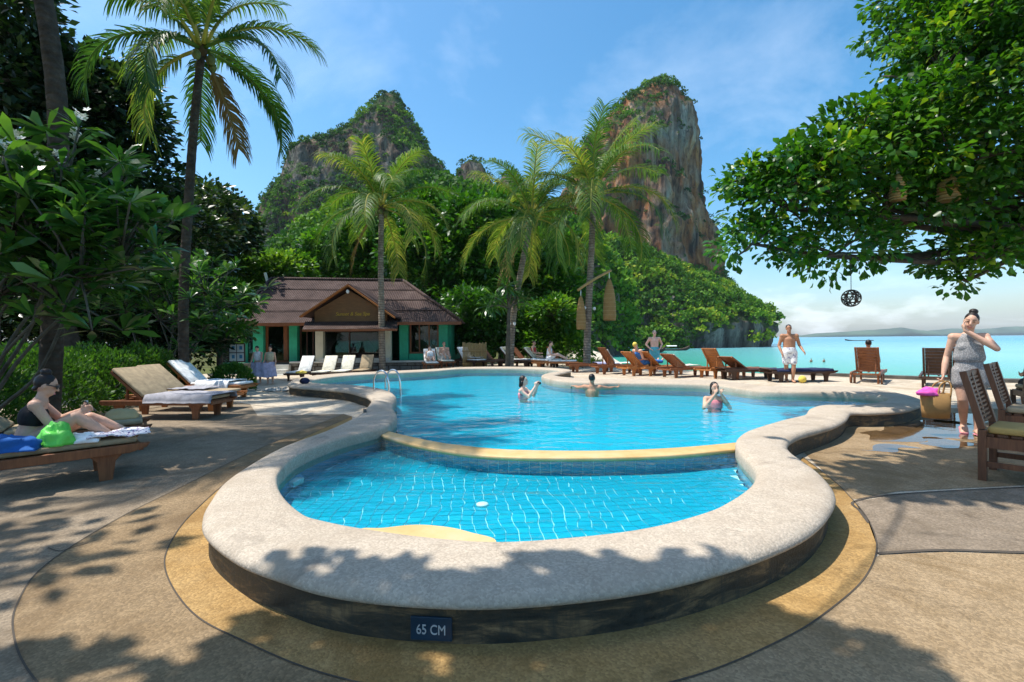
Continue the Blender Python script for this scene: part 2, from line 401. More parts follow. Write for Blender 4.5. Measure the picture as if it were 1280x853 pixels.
leafmat('leaf_almond', [(0.0, (0.010, 0.045, 0.006)), (0.5, (0.035, 0.125, 0.008)), (0.85, (0.10, 0.24, 0.010)), (1.0, (0.26, 0.34, 0.02))], 0.38, 0.40)
leafmat('leaf_plumeria', [(0.0, (0.012, 0.05, 0.014)), (0.6, (0.04, 0.13, 0.022)), (1.0, (0.12, 0.24, 0.035))], 0.30, 0.35, 0.55)
leafmat('leaf_hedge', [(0.0, (0.016, 0.055, 0.010)), (0.5, (0.05, 0.14, 0.015)), (1.0, (0.14, 0.26, 0.03))], 0.5, 0.4)
leafmat('leaf_palm', [(0.0, (0.014, 0.045, 0.012)), (0.45, (0.045, 0.115, 0.02)), (0.8, (0.14, 0.22, 0.03)), (1.0, (0.42, 0.38, 0.08))], 0.48, 0.38, 0.25)
leafmat('leaf_dry', [(0.0, (0.14, 0.085, 0.035)), (1.0, (0.34, 0.24, 0.10))], 0.7, 0.3, 0.2)
b = NB('palm_bark'); p = b.pos()
rg = b.n('ShaderNodeTexWave', {'Vector': p, 'Scale': 2.6, 'Distortion': 3.0, 'Detail': 3.0, 'Detail Scale': 2.0}, bands_direction='Z').outputs['Fac']
c = b.ramp(b.noise(p, 5, 7, 0.7), [(0.3, (0.13, 0.10, 0.075)), (0.55, (0.30, 0.245, 0.19)), (0.75, (0.44, 0.38, 0.31))])
c = b.mix(b.mr(rg, 0.0, 0.35, 0.6, 0.0), c, (0.07, 0.055, 0.04))
b.done(b.pbr(c, 0.9, b.bump(b.math('ADD', rg, b.noise(p, 30, 5)), 0.6, 0.02), 0.2))
b = NB('palm_bark_shaded'); p = b.pos()  # palm bark with the shade on the left trunks darkened into its colour
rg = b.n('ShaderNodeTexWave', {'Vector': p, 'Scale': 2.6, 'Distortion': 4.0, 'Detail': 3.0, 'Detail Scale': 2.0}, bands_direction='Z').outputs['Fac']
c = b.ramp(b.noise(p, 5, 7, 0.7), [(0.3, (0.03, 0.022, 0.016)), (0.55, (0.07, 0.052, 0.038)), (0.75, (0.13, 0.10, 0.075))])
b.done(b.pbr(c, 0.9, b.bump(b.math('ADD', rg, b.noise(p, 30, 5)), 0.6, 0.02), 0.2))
plain('bark', (0.075, 0.058, 0.045), 0.92, 0.35, 5, 0.6)
plain('bark_pale', (0.085, 0.078, 0.06), 0.9, 0.3, 6, 0.5)
plain('petal', (0.85, 0.83, 0.74), 0.6, 0.05)

# ------------------------------------------------------------------ ground, sea, far land
def struct(o): o['kind'] = 'structure'; return o
edge = [(-16, -5), (30, -5), (30, 11), (18, 12.6), (14, 13.9), (12, 15.4), (9.6, 18.0), (6.6, 20.8), (4.4, 24), (3.2, 27.5), (-16, 27.5)]
# pool rim: pairs of pixels (water side, land side) met in the photograph, turned into places on the rim
PAIRS = [((628, 674), (640, 750)), ((741, 666), (790, 735)), ((816, 655), (890, 713)), ((879, 638), (965, 688)), ((910, 624), (1015, 663)),
         ((935, 607), (1040, 636)), ((944, 593), (1043, 614)), ((941, 582), (1022, 589)), ((925, 565), (990, 566)), ((919, 554), (985, 555)),
         ((922, 546), (1000, 545)), ((935, 538), (1022, 538.5)), ((972, 526), (1044, 532)), ((1004, 518), (1058, 524)), ((1012, 510), (1063, 517)),
         ((1030, 506), (1070, 515.5)), ((1062, 506), (1092, 515.5)), ((1092, 503.5), (1130, 513)), ((1108, 499), (1155, 504)), ((1100, 494.5), (1140, 496)),
         ((1066, 491), (1090, 487)), ((1030, 490), (1040, 484)), ((955, 489), (962, 484)), ((920, 485), (926, 480)), ((880, 480.5), (885, 476)),
         ((780, 478.5), (785, 474.5)), ((745, 478.5), (748, 474.5)), ((700, 476), (708, 472.5)), ((677, 470.5), (694, 470)), ((684, 466.5), (700, 467.5)),
         ((702, 463.8), (714, 463.2)), ((680, 461.5), (684, 460.2)), ((642, 460.3), (642, 459.2)), ((582, 460.8), (582, 459.6)), ((545, 463.5), (543, 462)),
         ((505, 465.5), (502, 464)), ((465, 467.2), (461, 465.6)), ((425, 470.2), (418, 468)), ((397, 474), (374, 473)), ((388, 477.5), (360, 482)),
         ((405, 479.5), (398, 486)), ((438, 481), (432, 489)), ((466, 484), (452, 494)), ((485, 488.5), (460, 497)), ((495, 495), (464, 501)),
         ((494, 501.5), (461, 506)), ((491, 508), (457, 511)), ((496, 517), (450, 518)), ((493, 526), (438, 525)), ((475, 535), (405, 540)),
         ((425, 548), (346, 563)), ((376, 567), (286, 600)), ((352, 586), (263, 626)), ((347, 600), (253, 647)), ((356, 619), (258, 668)),
         ((381, 640), (295, 697)), ((409, 649), (345, 717)), ((456, 658), (415, 737)), ((540, 669), (522, 749))]
INN = catmull([U(a[0], a[1], 0.25) for a, c in PAIRS], 7, True)
OUT = catmull([U(c[0], c[1], 0.225) for a, c in PAIRS], 7, True)
NR = len(INN)
WALL = []
for i in range(NR):
    d = (INN[i] - OUT[i]); d.z = 0; d.normalize(); WALL.append(OUT[i] + d * 0.05)

# terrace sheet with a hole for the pool
vs2 = []; es = []
def loop(pts):
    o = len(vs2); vs2.extend([Vector((p[0], p[1])) for p in pts]); n = len(pts)
    es.extend([(o + i, o + (i + 1) % n) for i in range(n)])
loop(edge)
loop(WALL[::2])
wp = [(p.x, p.y) for p in WALL]
for gx in np.arange(-15.5, 29, 1.0):
    for gy in np.arange(-4.5, 27, 1.0):
        if inside(gx, gy, edge) and min((gx - p[0]) ** 2 + (gy - p[1]) ** 2 for p in wp[::3]) > 0.2: vs2.append(Vector((gx, gy)))
res = geometry.delaunay_2d_cdt(vs2, es, [], 0, 1e-5)
b = MB(); b.v = [(p.x, p.y, gz(p.x, p.y)) for p in res[0]]
for t in res[2]:
    cx = sum(res[0][i].x for i in t) / 3; cy = sum(res[0][i].y for i in t) / 3
    if not inside(cx, cy, wp) and inside(cx, cy, edge): b.f.append(tuple(t))
deck = struct(b.build('terrace_floor', 'deck_pale', None, True))
tag(deck, 'pale exposed aggregate pool terrace with coloured panels')

def strip(name, A, B, z, mat, parent):
    n = len(A); m = MB()
    m.v = [(p.x, p.y, z) for p in A] + [(p.x, p.y, z) for p in B]
    for i in range(n - 1):
        q = (i, i + 1, n + i + 1, n + i)
        a, c, d = (Vector(m.v[k]) for k in q[:3])
        m.f.append(q if (c - a).cross(d - a).z > 0 else q[::-1])
    return m.build(name, mat, parent)
def resample(P, n):
    L = [0]
    for i in range(1, len(P)): L.append(L[-1] + (P[i] - P[i - 1]).length)
    out = []; j = 0
    for k in range(n):
        t = L[-1] * k / (n - 1)
        while j < len(P) - 2 and L[j + 1] < t: j += 1
        f = (t - L[j]) / max(1e-9, L[j + 1] - L[j]); out.append(P[j].lerp(P[j + 1], f))
    return out
def gl(pts, z=0.0): return catmull([U(x, y, z) for x, y in pts], 8)
line1 = gl([(440, 521), (370, 552), (300, 592), (243, 640), (213, 680), (207, 715), (238, 765), (300, 801), (420, 848), (640, 885), (850, 852), (980, 800), (1042, 760), (1082, 722), (1096, 685), (1086, 652), (1066, 626), (1040, 600), (1003, 572)])
line2 = gl([(430, 518), (360, 546), (300, 573), (230, 608), (150, 648), (60, 705), (22, 755), (18, 800), (45, 853), (130, 930), (330, 1030), (640, 1080)])
wi = [WALL[(i) % NR] for i in range(NR)]
# ring of ochre paving hugging the front of the pool
i0 = min(range(NR), key=lambda i: (OUT[i] - U(438, 525, 0.225)).length); i1 = min(range(NR), key=lambda i: (OUT[i] - U(990, 566, 0.225)).length)
seq = []; k = i0
while True:
    seq.append(wi[k]);
    if k == i1: break
    k = (k + 1) % NR
A1 = resample(line1, 140); A0 = resample(seq, 140)
strip('paving_ring', A0, A1, 0.004, 'deck_ochre', deck)
cut = [p for p in line1 if p.x < 0.05]
strip('paving_panel', resample(cut, 90), resample(line2, 90), 0.004, 'deck_brown', deck)
poly_sheet('paving_panel', [(p.x, p.y) for p in line2] + [(-0.2, -4), (-12, -4), (-11.5, 7.5), (-8, 12.2), (-5.7, 10.5), (-4.7, 8.9)], 0.003, 'deck_grey', deck)
pr = [U(*q) for q in ((1068, 628), (1120, 619), (1280, 610), (1420, 606), (1420, 690), (1280, 690), (1180, 687), (1099, 691), (1086, 655))]
poly_sheet('paving_panel', [(p.x, p.y) for p in pr], 0.004, 'deck_slate', deck)
prb = [U(*q) for q in ((1099, 695), (1180, 691), (1280, 694), (1420, 694))] + [Vector((9, -3, 0)), Vector((0.3, -3, 0)), Vector((0.3, 0.6, 0))] + [p for p in line1 if p.x > 0.35 and p.y < 3.0]
poly_sheet('paving_panel', [(p.x, p.y) for p in prb], 0.0045, 'deck_tan', deck)
prc = [U(*q) for q in ((1005, 566), (1045, 540), (1090, 523), (1160, 510), (1280, 512), (1500, 520), (1500, 604), (1280, 607), (1120, 615), (1066, 625), (1036, 596))]
poly_sheet('paving_panel', [(p.x, p.y) for p in prc], 0.003, 'deck_tan', deck)
def joint(P, w=0.008, z=0.0075):
    A = []; B_ = []
    for i, p in enumerate(P):
        d = (P[min(i + 1, len(P) - 1)] - P[max(i - 1, 0)]); d.z = 0; d.normalize(); s = Vector((-d.y, d.x, 0)) * w / 2
        A.append(p + s); B_.append(p - s)
    strip('joint_line', A, B_, z, 'joint', deck)
joint(line1); joint(line2)
joint(gl([(1086, 655), (1075, 640), (1068, 628), (1120, 619), (1280, 610), (1420, 606)]), 0.022)
joint(gl([(1097, 693), (1180, 689), (1280, 692), (1420, 692)]), 0.03)
joint(gl([(60, 686), (75, 690), (95, 684), (110, 680)]), 0.008)
joint(gl([(300, 505), (380, 512), (420, 505), (462, 497)]), 0.015)
# wet patches on the right
for pts in ([(1085, 545), (1120, 532), (1160, 526), (1200, 528), (1225, 540), (1205, 551), (1150, 550), (1110, 553)], [(1085, 560), (1120, 557), (1140, 561), (1120, 566), (1095, 566)], [(1150, 551), (1185, 549), (1208, 556), (1190, 561), (1160, 557)],
            [(1165, 522), (1200, 517), (1230, 520), (1220, 530), (1180, 530)]):
    c = catmull([U(x, y, 0) for x, y in pts], 10, True)
    c = [q + Vector((0.22 * noise.noise(q * 3.1), 0.22 * noise.noise(q * 3.1 + Vector((9, 0, 0))), 0)) for q in c]
    struct(poly_sheet('puddle', [(p.x, p.y) for p in c], 0.009, 'puddle'))

# pool ---------------------------------------------------------------
pool = thing('swimming_pool', 'freeform swimming pool with thick rounded pale rim and shallow front lobe', 'pool', (0, 0, 0))
m = MB(); rs = []
for i in range(NR):
    a = INN[i]; o = OUT[i]; d = Vector((o.x - a.x, o.y - a.y, 0)); d.normalize()
    w = 0.006 * noise.noise(Vector((a.x * 2.5, a.y * 2.5, 0)))
    prof = [(a, 0.02, 0.06), (a, 0.0, 0.10), (a, 0.0, 0.205), (a, 0.012, 0.232), (a, 0.04, 0.25), (a, 0.12, 0.254), (o, -0.16, 0.254 + w), (o, -0.075, 0.249), (o, -0.028, 0.232), (o, -0.004, 0.212), (o, 0.0, 0.195), (o, -0.008, 0.180), (o, -0.025, 0.171), (o, -0.09, 0.168)]
    rs.append([(q.x + d.x * k, q.y + d.y * k, z) for q, k, z in prof])
np_ = len(rs[0])
for r in rs: m.v.extend(r)
for i in range(NR):
    j = (i + 1) % NR
    for k in range(np_ - 1): m.f.append((i * np_ + k, i * np_ + k + 1, j * np_ + k + 1, j * np_ + k))
o = m.build('coping_rim', 'coping', pool, True)
m = MB()
for i in range(NR): m.v.extend([(WALL[i].x, WALL[i].y, 0.19), (WALL[i].x, WALL[i].y, -0.6)])
for i in range(NR):
    j = (i + 1) % NR; m.f.append((2 * i, 2 * i + 1, 2 * j + 1, 2 * j))
m.build('outer_wall', 'pool_wall_stained', pool, True)
m = MB()
for i in range(NR):
    d = (OUT[i] - INN[i]); d.z = 0; d.normalize(); q = INN[i] + d * 0.025
    m.v.extend([(q.x, q.y, 0.10), (q.x, q.y, -0.5)])
for i in range(NR):
    j = (i + 1) % NR; m.f.append((2 * i, 2 * j, 2 * j + 1, 2 * i + 1))
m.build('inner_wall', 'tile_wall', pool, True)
inp = [(p.x, p.y) for p in INN]
poly_sheet('pool_floor', inp, -0.05, 'pool_floor', pool)
outw = []
for i in range(NR):
    d = (OUT[i] - INN[i]); d.z = 0; d.normalize(); q = INN[i] + d * 0.015; outw.append((q.x, q.y))
water = struct(poly_sheet('pool_water', outw, 0.125, 'pool_water'))
# divider between the shallow lobe and the main pool
near = catmull([U(x, y, 0.15) for x, y in ((470, 541), (484, 547), (520, 557), (580, 567.5), (640, 572), (720, 573), (800, 571.5), (860, 568), (930, 561))], 8)
far = catmull([U(x, y, 0.15) for x, y in ((468, 536), (484, 539.5), (540, 552), (600, 560), (660, 563.5), (760, 564), (850, 560), (930, 553))], 8)
NA = resample(near, 60); FA = resample(far, 60)
m = MB(); m.rings([[(a.x, a.y, 0.115), (a.x, a.y - 0.012, 0.15), (a.x, a.y + 0.01, 0.158), (f.x, f.y - 0.01, 0.158), (f.x, f.y, 0.15), (f.x, f.y, 0.115)] for a, f in zip(NA, FA)])
m.build('divider_coping', 'sandstone_edge', pool, True)
m = MB(); m.rings([[(a.x, a.y + 0.03, -0.42), (a.x, a.y + 0.03, 0.12), (f.x, f.y - 0.03, 0.12), (f.x, f.y - 0.03, -0.42)] for a, f in zip(NA, FA)])
div = m.build('divider_wall', 'grout', pool)
KZ = -0.035
fpts = [p for p in resample(NA, 50)]
kp = [(p.x, p.y + 0.05) for p in fpts]
ia = min(range(NR), key=lambda i: (INN[i] - NA[-6]).length); k = ia
ib = min(range(NR), key=lambda i: (INN[i] - NA[5]).length)
lobe = []
k = ia
while True:
    lobe.append((INN[k].x, INN[k].y))
    if k == ib: break
    k = (k - 1) % NR
kpoly = kp + lobe
kf = poly_sheet('shallow_floor', kpoly, KZ, 'grout', pool)
# floor tiles: one object each, seen through gently moving water, so their joints run slightly wavy
def warp(x, y):
    v = noise.noise_vector(Vector((x * 2.1, y * 2.1, 3.0))); w = noise.noise_vector(Vector((x * 6.5, y * 6.5, 9.0)))
    return x + 0.06 * v.x + 0.028 * w.x, y + 0.06 * v.y + 0.028 * w.y
TS = 0.1; tiles = []
ca, sa = math.cos(R(4)), math.sin(R(4))
for iu in range(-30, 31):
    for iv in range(14, 64):
        u0 = iu * TS; v0 = iv * TS; cxx = u0 * ca - v0 * sa; cyy = u0 * sa + v0 * ca
        if not inside(cxx, cyy, kpoly): continue
        tiles.append((u0, v0, cxx, cyy))
tiles.sort(key=lambda t: t[3])
def tile_mesh(mb, u0, v0):
    g = 0.0036; hh = TS / 2 - g; ring = []
    for (a, c_) in ((-1, -1), (-.5, -1), (0, -1), (.5, -1), (1, -1), (1, -.5), (1, 0), (1, .5), (1, 1), (.5, 1), (0, 1), (-.5, 1), (-1, 1), (-1, .5), (-1, 0), (-1, -.5)):
        uu = u0 + a * hh; vv = v0 + c_ * hh
        ring.append(warp(uu * ca - vv * sa, uu * sa + vv * ca))
    mb.rings([[(x, y, KZ + 0.001) for x, y in ring], [(x, y, KZ + 0.008) for x, y in ring]])
for u0, v0, cxx, cyy in tiles[:300]:
    mb = MB(); tile_mesh(mb, u0, v0); mb.build('tile', 'tile_blue', kf)
if len(tiles) > 300:
    mb = MB()
    for u0, v0, cxx, cyy in tiles[300:]: tile_mesh(mb, u0, v0)
    mb.build('tile_field', 'tile_blue', kf)['kind'] = 'stuff'
# tiles on the divider face
DW = resample([Vector((a.x, a.y + 0.022, 0)) for a in NA], 46); zt = [(-0.035, 0.010), (0.016, 0.061), (0.067, 0.112)]
for i in range(len(DW) - 1):
    a, c_ = DW[i], DW[i + 1]; e = (c_ - a).normalized() * 0.004
    for z0, z1 in zt:
        mb = MB(); p0 = a + e; p1 = c_ - e
        mb.rings([[(p0.x, p0.y + 0.01, z0), (p1.x, p1.y + 0.01, z0), (p1.x, p1.y + 0.01, z1), (p0.x, p0.y + 0.01, z1)], [(p0.x, p0.y, z0), (p1.x, p1.y, z0), (p1.x, p1.y, z1), (p0.x, p0.y, z1)]])
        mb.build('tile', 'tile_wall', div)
st = catmull([U(x, y, 0.131) for x, y in ((450, 662), (478, 660), (520, 656), (560, 659), (590, 666), (620, 676), (600, 700), (520, 696), (460, 684))], 6, True)
MB().prism([(p.x, p.y) for p in st], KZ, 0.131).build('entry_step', 'sandstone_edge', pool)
dc = U(603, 633, KZ)
MB().lathe([(0.055, 0), (0.05, 0.015), (0.035, 0.02), (0.001, 0.021)], (dc.x, dc.y, KZ + 0.008), 18).build('drain_cover', plain('white_plastic', (0.8, 0.8, 0.78), 0.35, 0.03), pool, True)
ic = U(366, 603, 0.02); MB().box((ic.x + 0.02, ic.y, 0.02), (0.09, 0.16, 0.05), R(-12)).build('wall_inlet', 'white_plastic', pool, bevel=0.006)

# 65 CM depth sign on the front wall
def text_mesh(name, body, size, mat, parent, extr=0.002, align='CENTER', shear=0.0):
    cu_ = bpy.data.curves.new(name, 'FONT'); cu_.body = body; cu_.size = size; cu_.extrude = extr; cu_.align_x = align; cu_.align_y = 'CENTER'; cu_.shear = shear
    t = bpy.data.objects.new('tmp', cu_); COL.objects.link(t)
    dg = bpy.context.evaluated_depsgraph_get(); me = bpy.data.meshes.new_from_object(t.evaluated_get(dg))
    bpy.data.objects.remove(t); me.materials.clear(); me.materials.append(MATS[mat])
    o = bpy.data.objects.new(name, me); COL.objects.link(o); o.parent = parent
    return o
plain('sign_blue', (0.012, 0.035, 0.06), 0.35, 0.2); plain('sign_paint', (0.42, 0.44, 0.44), 0.5, 0.1, 20)
k = min(range(NR), key=lambda i: (WALL[i] - Vector((-0.38, WALL[i].y, 0))).length if WALL[i].y < 3 else 99)
sw = WALL[k]; dd = (WALL[(k + 2) % NR] - WALL[k - 2]); ang = math.atan2(dd.y, dd.x)
sg = thing('depth_sign', 'small dark blue plate reading 65 CM on the stained pool wall', 'sign', (sw.x, sw.y - 0.006, 0.075), ang)
MB().box((0, -0.004, 0), (0.19, 0.012, 0.105)).build('plate', 'sign_blue', sg, bevel=0.003)
tx = text_mesh('lettering', '65 CM', 0.062, 'sign_paint', sg); tx.rotation_euler = (R(90), 0, 0); tx.location = (0.0, -0.0115, -0.004); tx.scale = (0.8, 1.0, 1)

# sea, beach, land -----------------------------------------------------
SEA = -3.2
m = MB(); ringr = [0, 30, 60, 120, 300, 900, 2000, 4100]
m.v = [(0, 0, SEA)]
for r in ringr[1:]:
    m.v += [(r * math.cos(2 * math.pi * k / 64), r * math.sin(2 * math.pi * k / 64), SEA) for k in range(64)]
m.f = [(0, 1 + k, 1 + (k + 1) % 64) for k in range(64)]
for i in range(len(ringr) - 2):
    for k in range(64):
        a = 1 + i * 64; m.f.append((a + k, a + 64 + k, a + 64 + (k + 1) % 64, a + (k + 1) % 64))
struct(m.build('sea', 'sea'))
def land_z(x, y):
    shore = max((y - 19.5) if x > 0.17 * y - 0.2 else -99, -99)
    dx = x - (0.145 * y - 1.6)
    far_ = y > 20
    d = dx if y > 26 else min(dx, y - (22.5 - 0.33 * max(0, x - 4)))
    d = max(d, -1) if d < 0 else d
    return -0.62 - 4.4 * sstep(-0.5, 16, d) if d > -0.9 else -0.62
m = MB(); xs = list(np.concatenate([np.arange(-420, -40, 38), np.arange(-40, 70, 2.2)])); ys = list(np.concatenate([np.arange(-30, 60, 2.2), np.arange(60, 420, 12)]))
for y in ys:
    for x in xs: m.v.append((x, y, land_z(x, y)))
nx = len(xs)
for j in range(len(ys) - 1):
    for i in range(nx - 1): m.f.append((j * nx + i, j * nx + i + 1, (j + 1) * nx + i + 1, (j + 1) * nx + i))
b = NB('ground_mix'); p = b.wpos(); sz = b.n('ShaderNodeSeparateXYZ', {0: p})
c = b.mix(b.mr(sz.outputs['Z'], -0.64, -0.75), b.ramp(b.noise(p, 0.8, 6), [(0.3, (0.05, 0.045, 0.02)), (0.7, (0.10, 0.12, 0.03))]), b.ramp(b.noise(p, 3, 6), [(0.3, (0.52, 0.44, 0.33)), (0.7, (0.66, 0.58, 0.46))]))
b.done(b.pbr(c, 0.95, b.bump(b.noise(p, 8, 6), 0.5, 0.03), 0.1))
m2 = MB(); m2.v = m.v; m2.f = [f for f in m.f if not inside(sum(m.v[i][0] for i in f) / 4, sum(m.v[i][1] for i in f) / 4, [(-14, -3), (26, -3), (26, 10), (12, 13), (4, 21), (2, 25), (-14, 25)])]
struct(m2.build('ground', 'ground_mix', None, True))
# low kerb along the sea side
kc = [Vector((9.6, 18.0, 0)), Vector((12, 15.4, 0)), Vector((14, 13.9, 0)), Vector((18, 12.6, 0)), Vector((30, 11, 0))]
m = MB()
A = resample(kc, 30); m.rings([[(p.x, p.y - 0.11, -0.4), (p.x + 0.0, p.y - 0.11, 0.10), (p.x + 0.05, p.y + 0.14, 0.11), (p.x + 0.05, p.y + 0.14, -0.9)] for p in A])
tag(m.build('kerb_wall', plain('dark_stone', (0.11, 0.10, 0.085), 0.8, 0.3, 3, 0.5)), 'low dark stone kerb along the seaward terrace edge', 'kerb')

# limestone hills ------------------------------------------------------
def mass(name, label, D, prof, mat, depth=0.7, nz=110, na=190, amp=5.0, flute=1.0, seed=0.0, pw=0.75, zfloor=None):
    lv = []
    for py, l, r in prof:
        a = UD(l, py, D); c = UD(r, py, D); lv.append((a.z, a.x, c.x))
    if zfloor is not None: lv.append((zfloor, lv[-1][1], lv[-1][2]))
    lv.sort()
    Z = np.array([q[0] for q in lv]); XL = np.array([q[1] for q in lv]); XR = np.array([q[2] for q in lv])
    z0, z1 = Z[0], Z[-1]; maxw = (XR - XL).max()
    V = np.zeros(((nz + 1) * na + 1, 3)); c = 0
    for i in range(nz + 1):
        t = i / nz; z = z0 + (z1 - z0) * (1 - (1 - t) ** 1.35)
        xl = np.interp(z, Z, XL); xr = np.interp(z, Z, XR); cx = (xl + xr) / 2; rx = (xr - xl) / 2
        ry = depth * rx * 0.75 + depth * maxw * 0.06
        k = 1.0 if t < 0.985 else 0.7
        for j in range(na):
            a = 2 * math.pi * j / na; ca_, sa_ = math.cos(a), math.sin(a)
            ex = math.copysign(abs(ca_) ** pw, ca_); ey = math.copysign(abs(sa_) ** pw, sa_)
            x = cx + rx * ex * k; y = D + ry * ey * k
            q = Vector((x / 34 + seed, y / 34, z / 95)); fl = noise.fractal(q, 0.9, 2.1, 5) * 1.0
            q2 = Vector((x / 11 + seed, y / 11, z / 40 + 7)); f2 = noise.fractal(q2, 0.8, 2.0, 4)
            q3 = Vector((x / 60 + seed, y / 60, z / 16 + 3)); led = noise.fractal(q3, 1.0, 2.0, 3)
            q4 = Vector((x / 5, y / 5 + seed, z / 20)); f4 = noise.fractal(q4, 0.8, 2.0, 3)
            e = amp * flute * fl * 0.9 + amp * 0.55 * f2 * flute + amp * 0.22 * led + amp * 0.26 * f4
            e *= min(1.0, rx / (amp * 3.5) + 0.05) * (1 - 0.85 * max(0.0, (t - 0.6) / 0.4))
            V[c] = (x + e * ca_, y + e * sa_, z + amp * 0.16 * f4 + amp * 0.12 * led); c += 1
    V[c] = (V[c - na:c].mean(axis=0)); V[c, 2] += 0.6
    fs = []
    idx = np.arange(nz * na); i = idx // na; j = idx % na; j2 = (j + 1) % na
    Q = np.stack([i * na + j, i * na + j2, (i + 1) * na + j2, (i + 1) * na + j], 1)
    T = np.concatenate([Q[:, [0, 1, 2]], Q[:, [0, 2, 3]], np.stack([nz * na + np.arange(na), nz * na + (np.arange(na) + 1) % na, np.full(na, c)], 1)])
    o = np_mesh(name, V, T, mat, None, None, True)
    tag(o, label); o['kind'] = 'structure'
    return V, T
def scatter(V, T, dens, keep, size, leaves, lsize, bright=0.5, patch=30.0):
    a, b_, c = V[T[:, 0]], V[T[:, 1]], V[T[:, 2]]
    nrm = np.cross(b_ - a, c - a); ar = np.linalg.norm(nrm, axis=1) / 2; nrm = unit(nrm); ctr = (a + b_ + c) / 3
    front = (nrm[:, 1] < 0.45)
    nv = np.array([noise.fractal(Vector(p / patch), 0.9, 2.0, 3) for p in ctr])
    w = ar * front * np.clip(keep(ctr, nrm, nv), 0, 1)
    n = int(w.sum() * dens)
    if n == 0: return None
    pick = rng.choice(len(T), n, p=w / w.sum())
    r1 = np.sqrt(rng.random(n))[:, None]; r2 = rng.random(n)[:, None]
    P = (1 - r1) * a[pick] + r1 * (1 - r2) * b_[pick] + r1 * r2 * c[pick]
    S = size * (0.55 + 0.9 * rng.random(n) ** 1.5)
    P = P + nrm[pick] * (S * 0.35)[:, None]; P[:, 2] += S * 0.35
    tone = np.clip(bright + 0.5 * nv[pick] + rng.normal(0, 0.16, n), 0, 0.95)
    dd = rdir(n * leaves); dd[:, 2] = np.abs(dd[:, 2]) * 1.0 - 0.12; dd = unit(dd)
    rad = np.repeat(S, leaves)[:, None] * (0.72 + 0.38 * rng.random((n * leaves, 1)))
    pos = np.repeat(P, leaves, 0) + dd * rad * np.array([1, 1, 0.85])
    ld_ = unit(dd * 0.7 + rdir(n * leaves) * 0.9)
    v = np.clip(np.repeat(tone, leaves) + rng.normal(0, 0.08, n * leaves), 0, 1)
    L = lsize * (0.6 + 0.8 * rng.random(n * leaves)) * np.repeat(S / size, leaves) ** 0.5
    return leaf_arrays(pos - ld_ * (L * .5)[:, None], ld_, L, L * 0.75, v, up=unit(dd + 0.6 * rdir(n * leaves)))
def stuff(name, label, arrs, mat):
    arrs = [a for a in arrs if a is not None]; o = 0; Vs = []; Ts = []; vv = []
    for v, t, a in arrs: Vs.append(v); Ts.append(t + o); vv.append(a); o += len(v)
    ob = np_mesh(name, np.concatenate(Vs), np.concatenate(Ts), mat, None, np.concatenate(vv))
    tag(ob, label, kind='stuff'); return ob
lc = mass('hill', 'jagged grey limestone peak with shrubs on its ledges', 330, [(121, 484, 490), (126, 478, 499), (136, 467, 506), (150, 454, 512), (165, 437, 519), (182, 410, 527), (194, 378, 536), (203, 362, 544), (212, 357, 552), (226, 354, 562), (242, 350, 580), (275, 338, 620), (330, 330, 650), (445, 322, 680)], 'limestone_grey', 0.6, 140, 230, 6.0, 1.0, 1.7)
k1 = mass('hill', 'small limestone pinnacle between the two great cliffs', 350, [(203, 586, 598), (209, 578, 604), (222, 571, 611), (240, 562, 622), (290, 550, 640), (445, 540, 680)], 'limestone_grey', 0.8, 50, 80, 3.5, 1.0, 4.1)
k2 = mass('hill', 'low limestone knoll behind the leaning palm', 340, [(221, 630, 640), (228, 624, 652), (244, 615, 672), (270, 606, 700), (330, 596, 730), (445, 590, 740)], 'limestone_grey', 0.8, 50, 90, 4.0, 1.0, 8.3)
rc = mass('hill', 'sheer orange and grey limestone tower over the bay', 300, [(104, 824, 828), (106, 818, 833), (110, 810, 839), (117, 798, 845), (127, 786, 851), (142, 770, 859), (165, 751, 866), (195, 730, 871), (230, 712, 872), (262, 700, 877), (290, 680, 886), (318, 672, 891), (345, 668, 896), (380, 660, 905), (445, 650, 912)], 'limestone_orange', 0.62, 170, 280, 8.0, 1.0, 12.9)
hl = mass('hill', 'green headland running down to the bay below the limestone tower', 250, [(308, 700, 760), (335, 690, 830), (355, 684, 868), (367, 676, 888), (378, 668, 908), (388, 660, 926), (398, 650, 942), (408, 640, 955), (417, 632, 956), (425, 624, 950), (433, 616, 946), (446, 606, 943)], 'headland_rock', 0.75, 100, 240, 4.6, 0.9, 21.3, 0.85)
wh = mass('hill', 'wooded slope rising behind the bungalow', 150, [(240, 520, 550), (252, 500, 575), (270, 470, 630), (285, 440, 690), (315, 400, 735), (350, 350, 760), (400, 300, 770), (446, 270, 770)], 'headland_rock', 0.8, 60, 120, 4.0, 0.8, 33.1)
def keepgen(nzmin, patchmin, zlo=None, zhi=None):
    def k(c, n, nv):
        m = ((n[:, 2] > nzmin) | (nv > patchmin)).astype(float) * (n[:, 2] > -0.25)
        if zlo is not None: m = np.maximum(m, (c[:, 2] < zlo) * 1.0)
        if zhi is not None: m = np.maximum(m, (c[:, 2] > zhi) * (n[:, 2] > -0.1))
        return m
    return k
zr = lambda py, D: UD(640, py, D).z
ar = [scatter(*lc, 0.15, keepgen(0.48, 0.22, zr(250, 330)), 1.8, 34, 1.05, 0.28),
      scatter(*k1, 0.05, keepgen(0.45, 0.30, zr(255, 350)), 2.0, 30, 1.1, 0.28), scatter(*k2, 0.06, keepgen(0.40, 0.2, zr(250, 340)), 2.0, 30, 1.1, 0.30)]
stuff('cliff_scrub', 'scrub clinging to the grey limestone peaks', ar, 'leaf_hill')
ar = [scatter(*rc, 0.11, keepgen(0.50, 0.55, zr(345, 300), zr(126, 300)), 1.8, 34, 1.05, 0.25)]
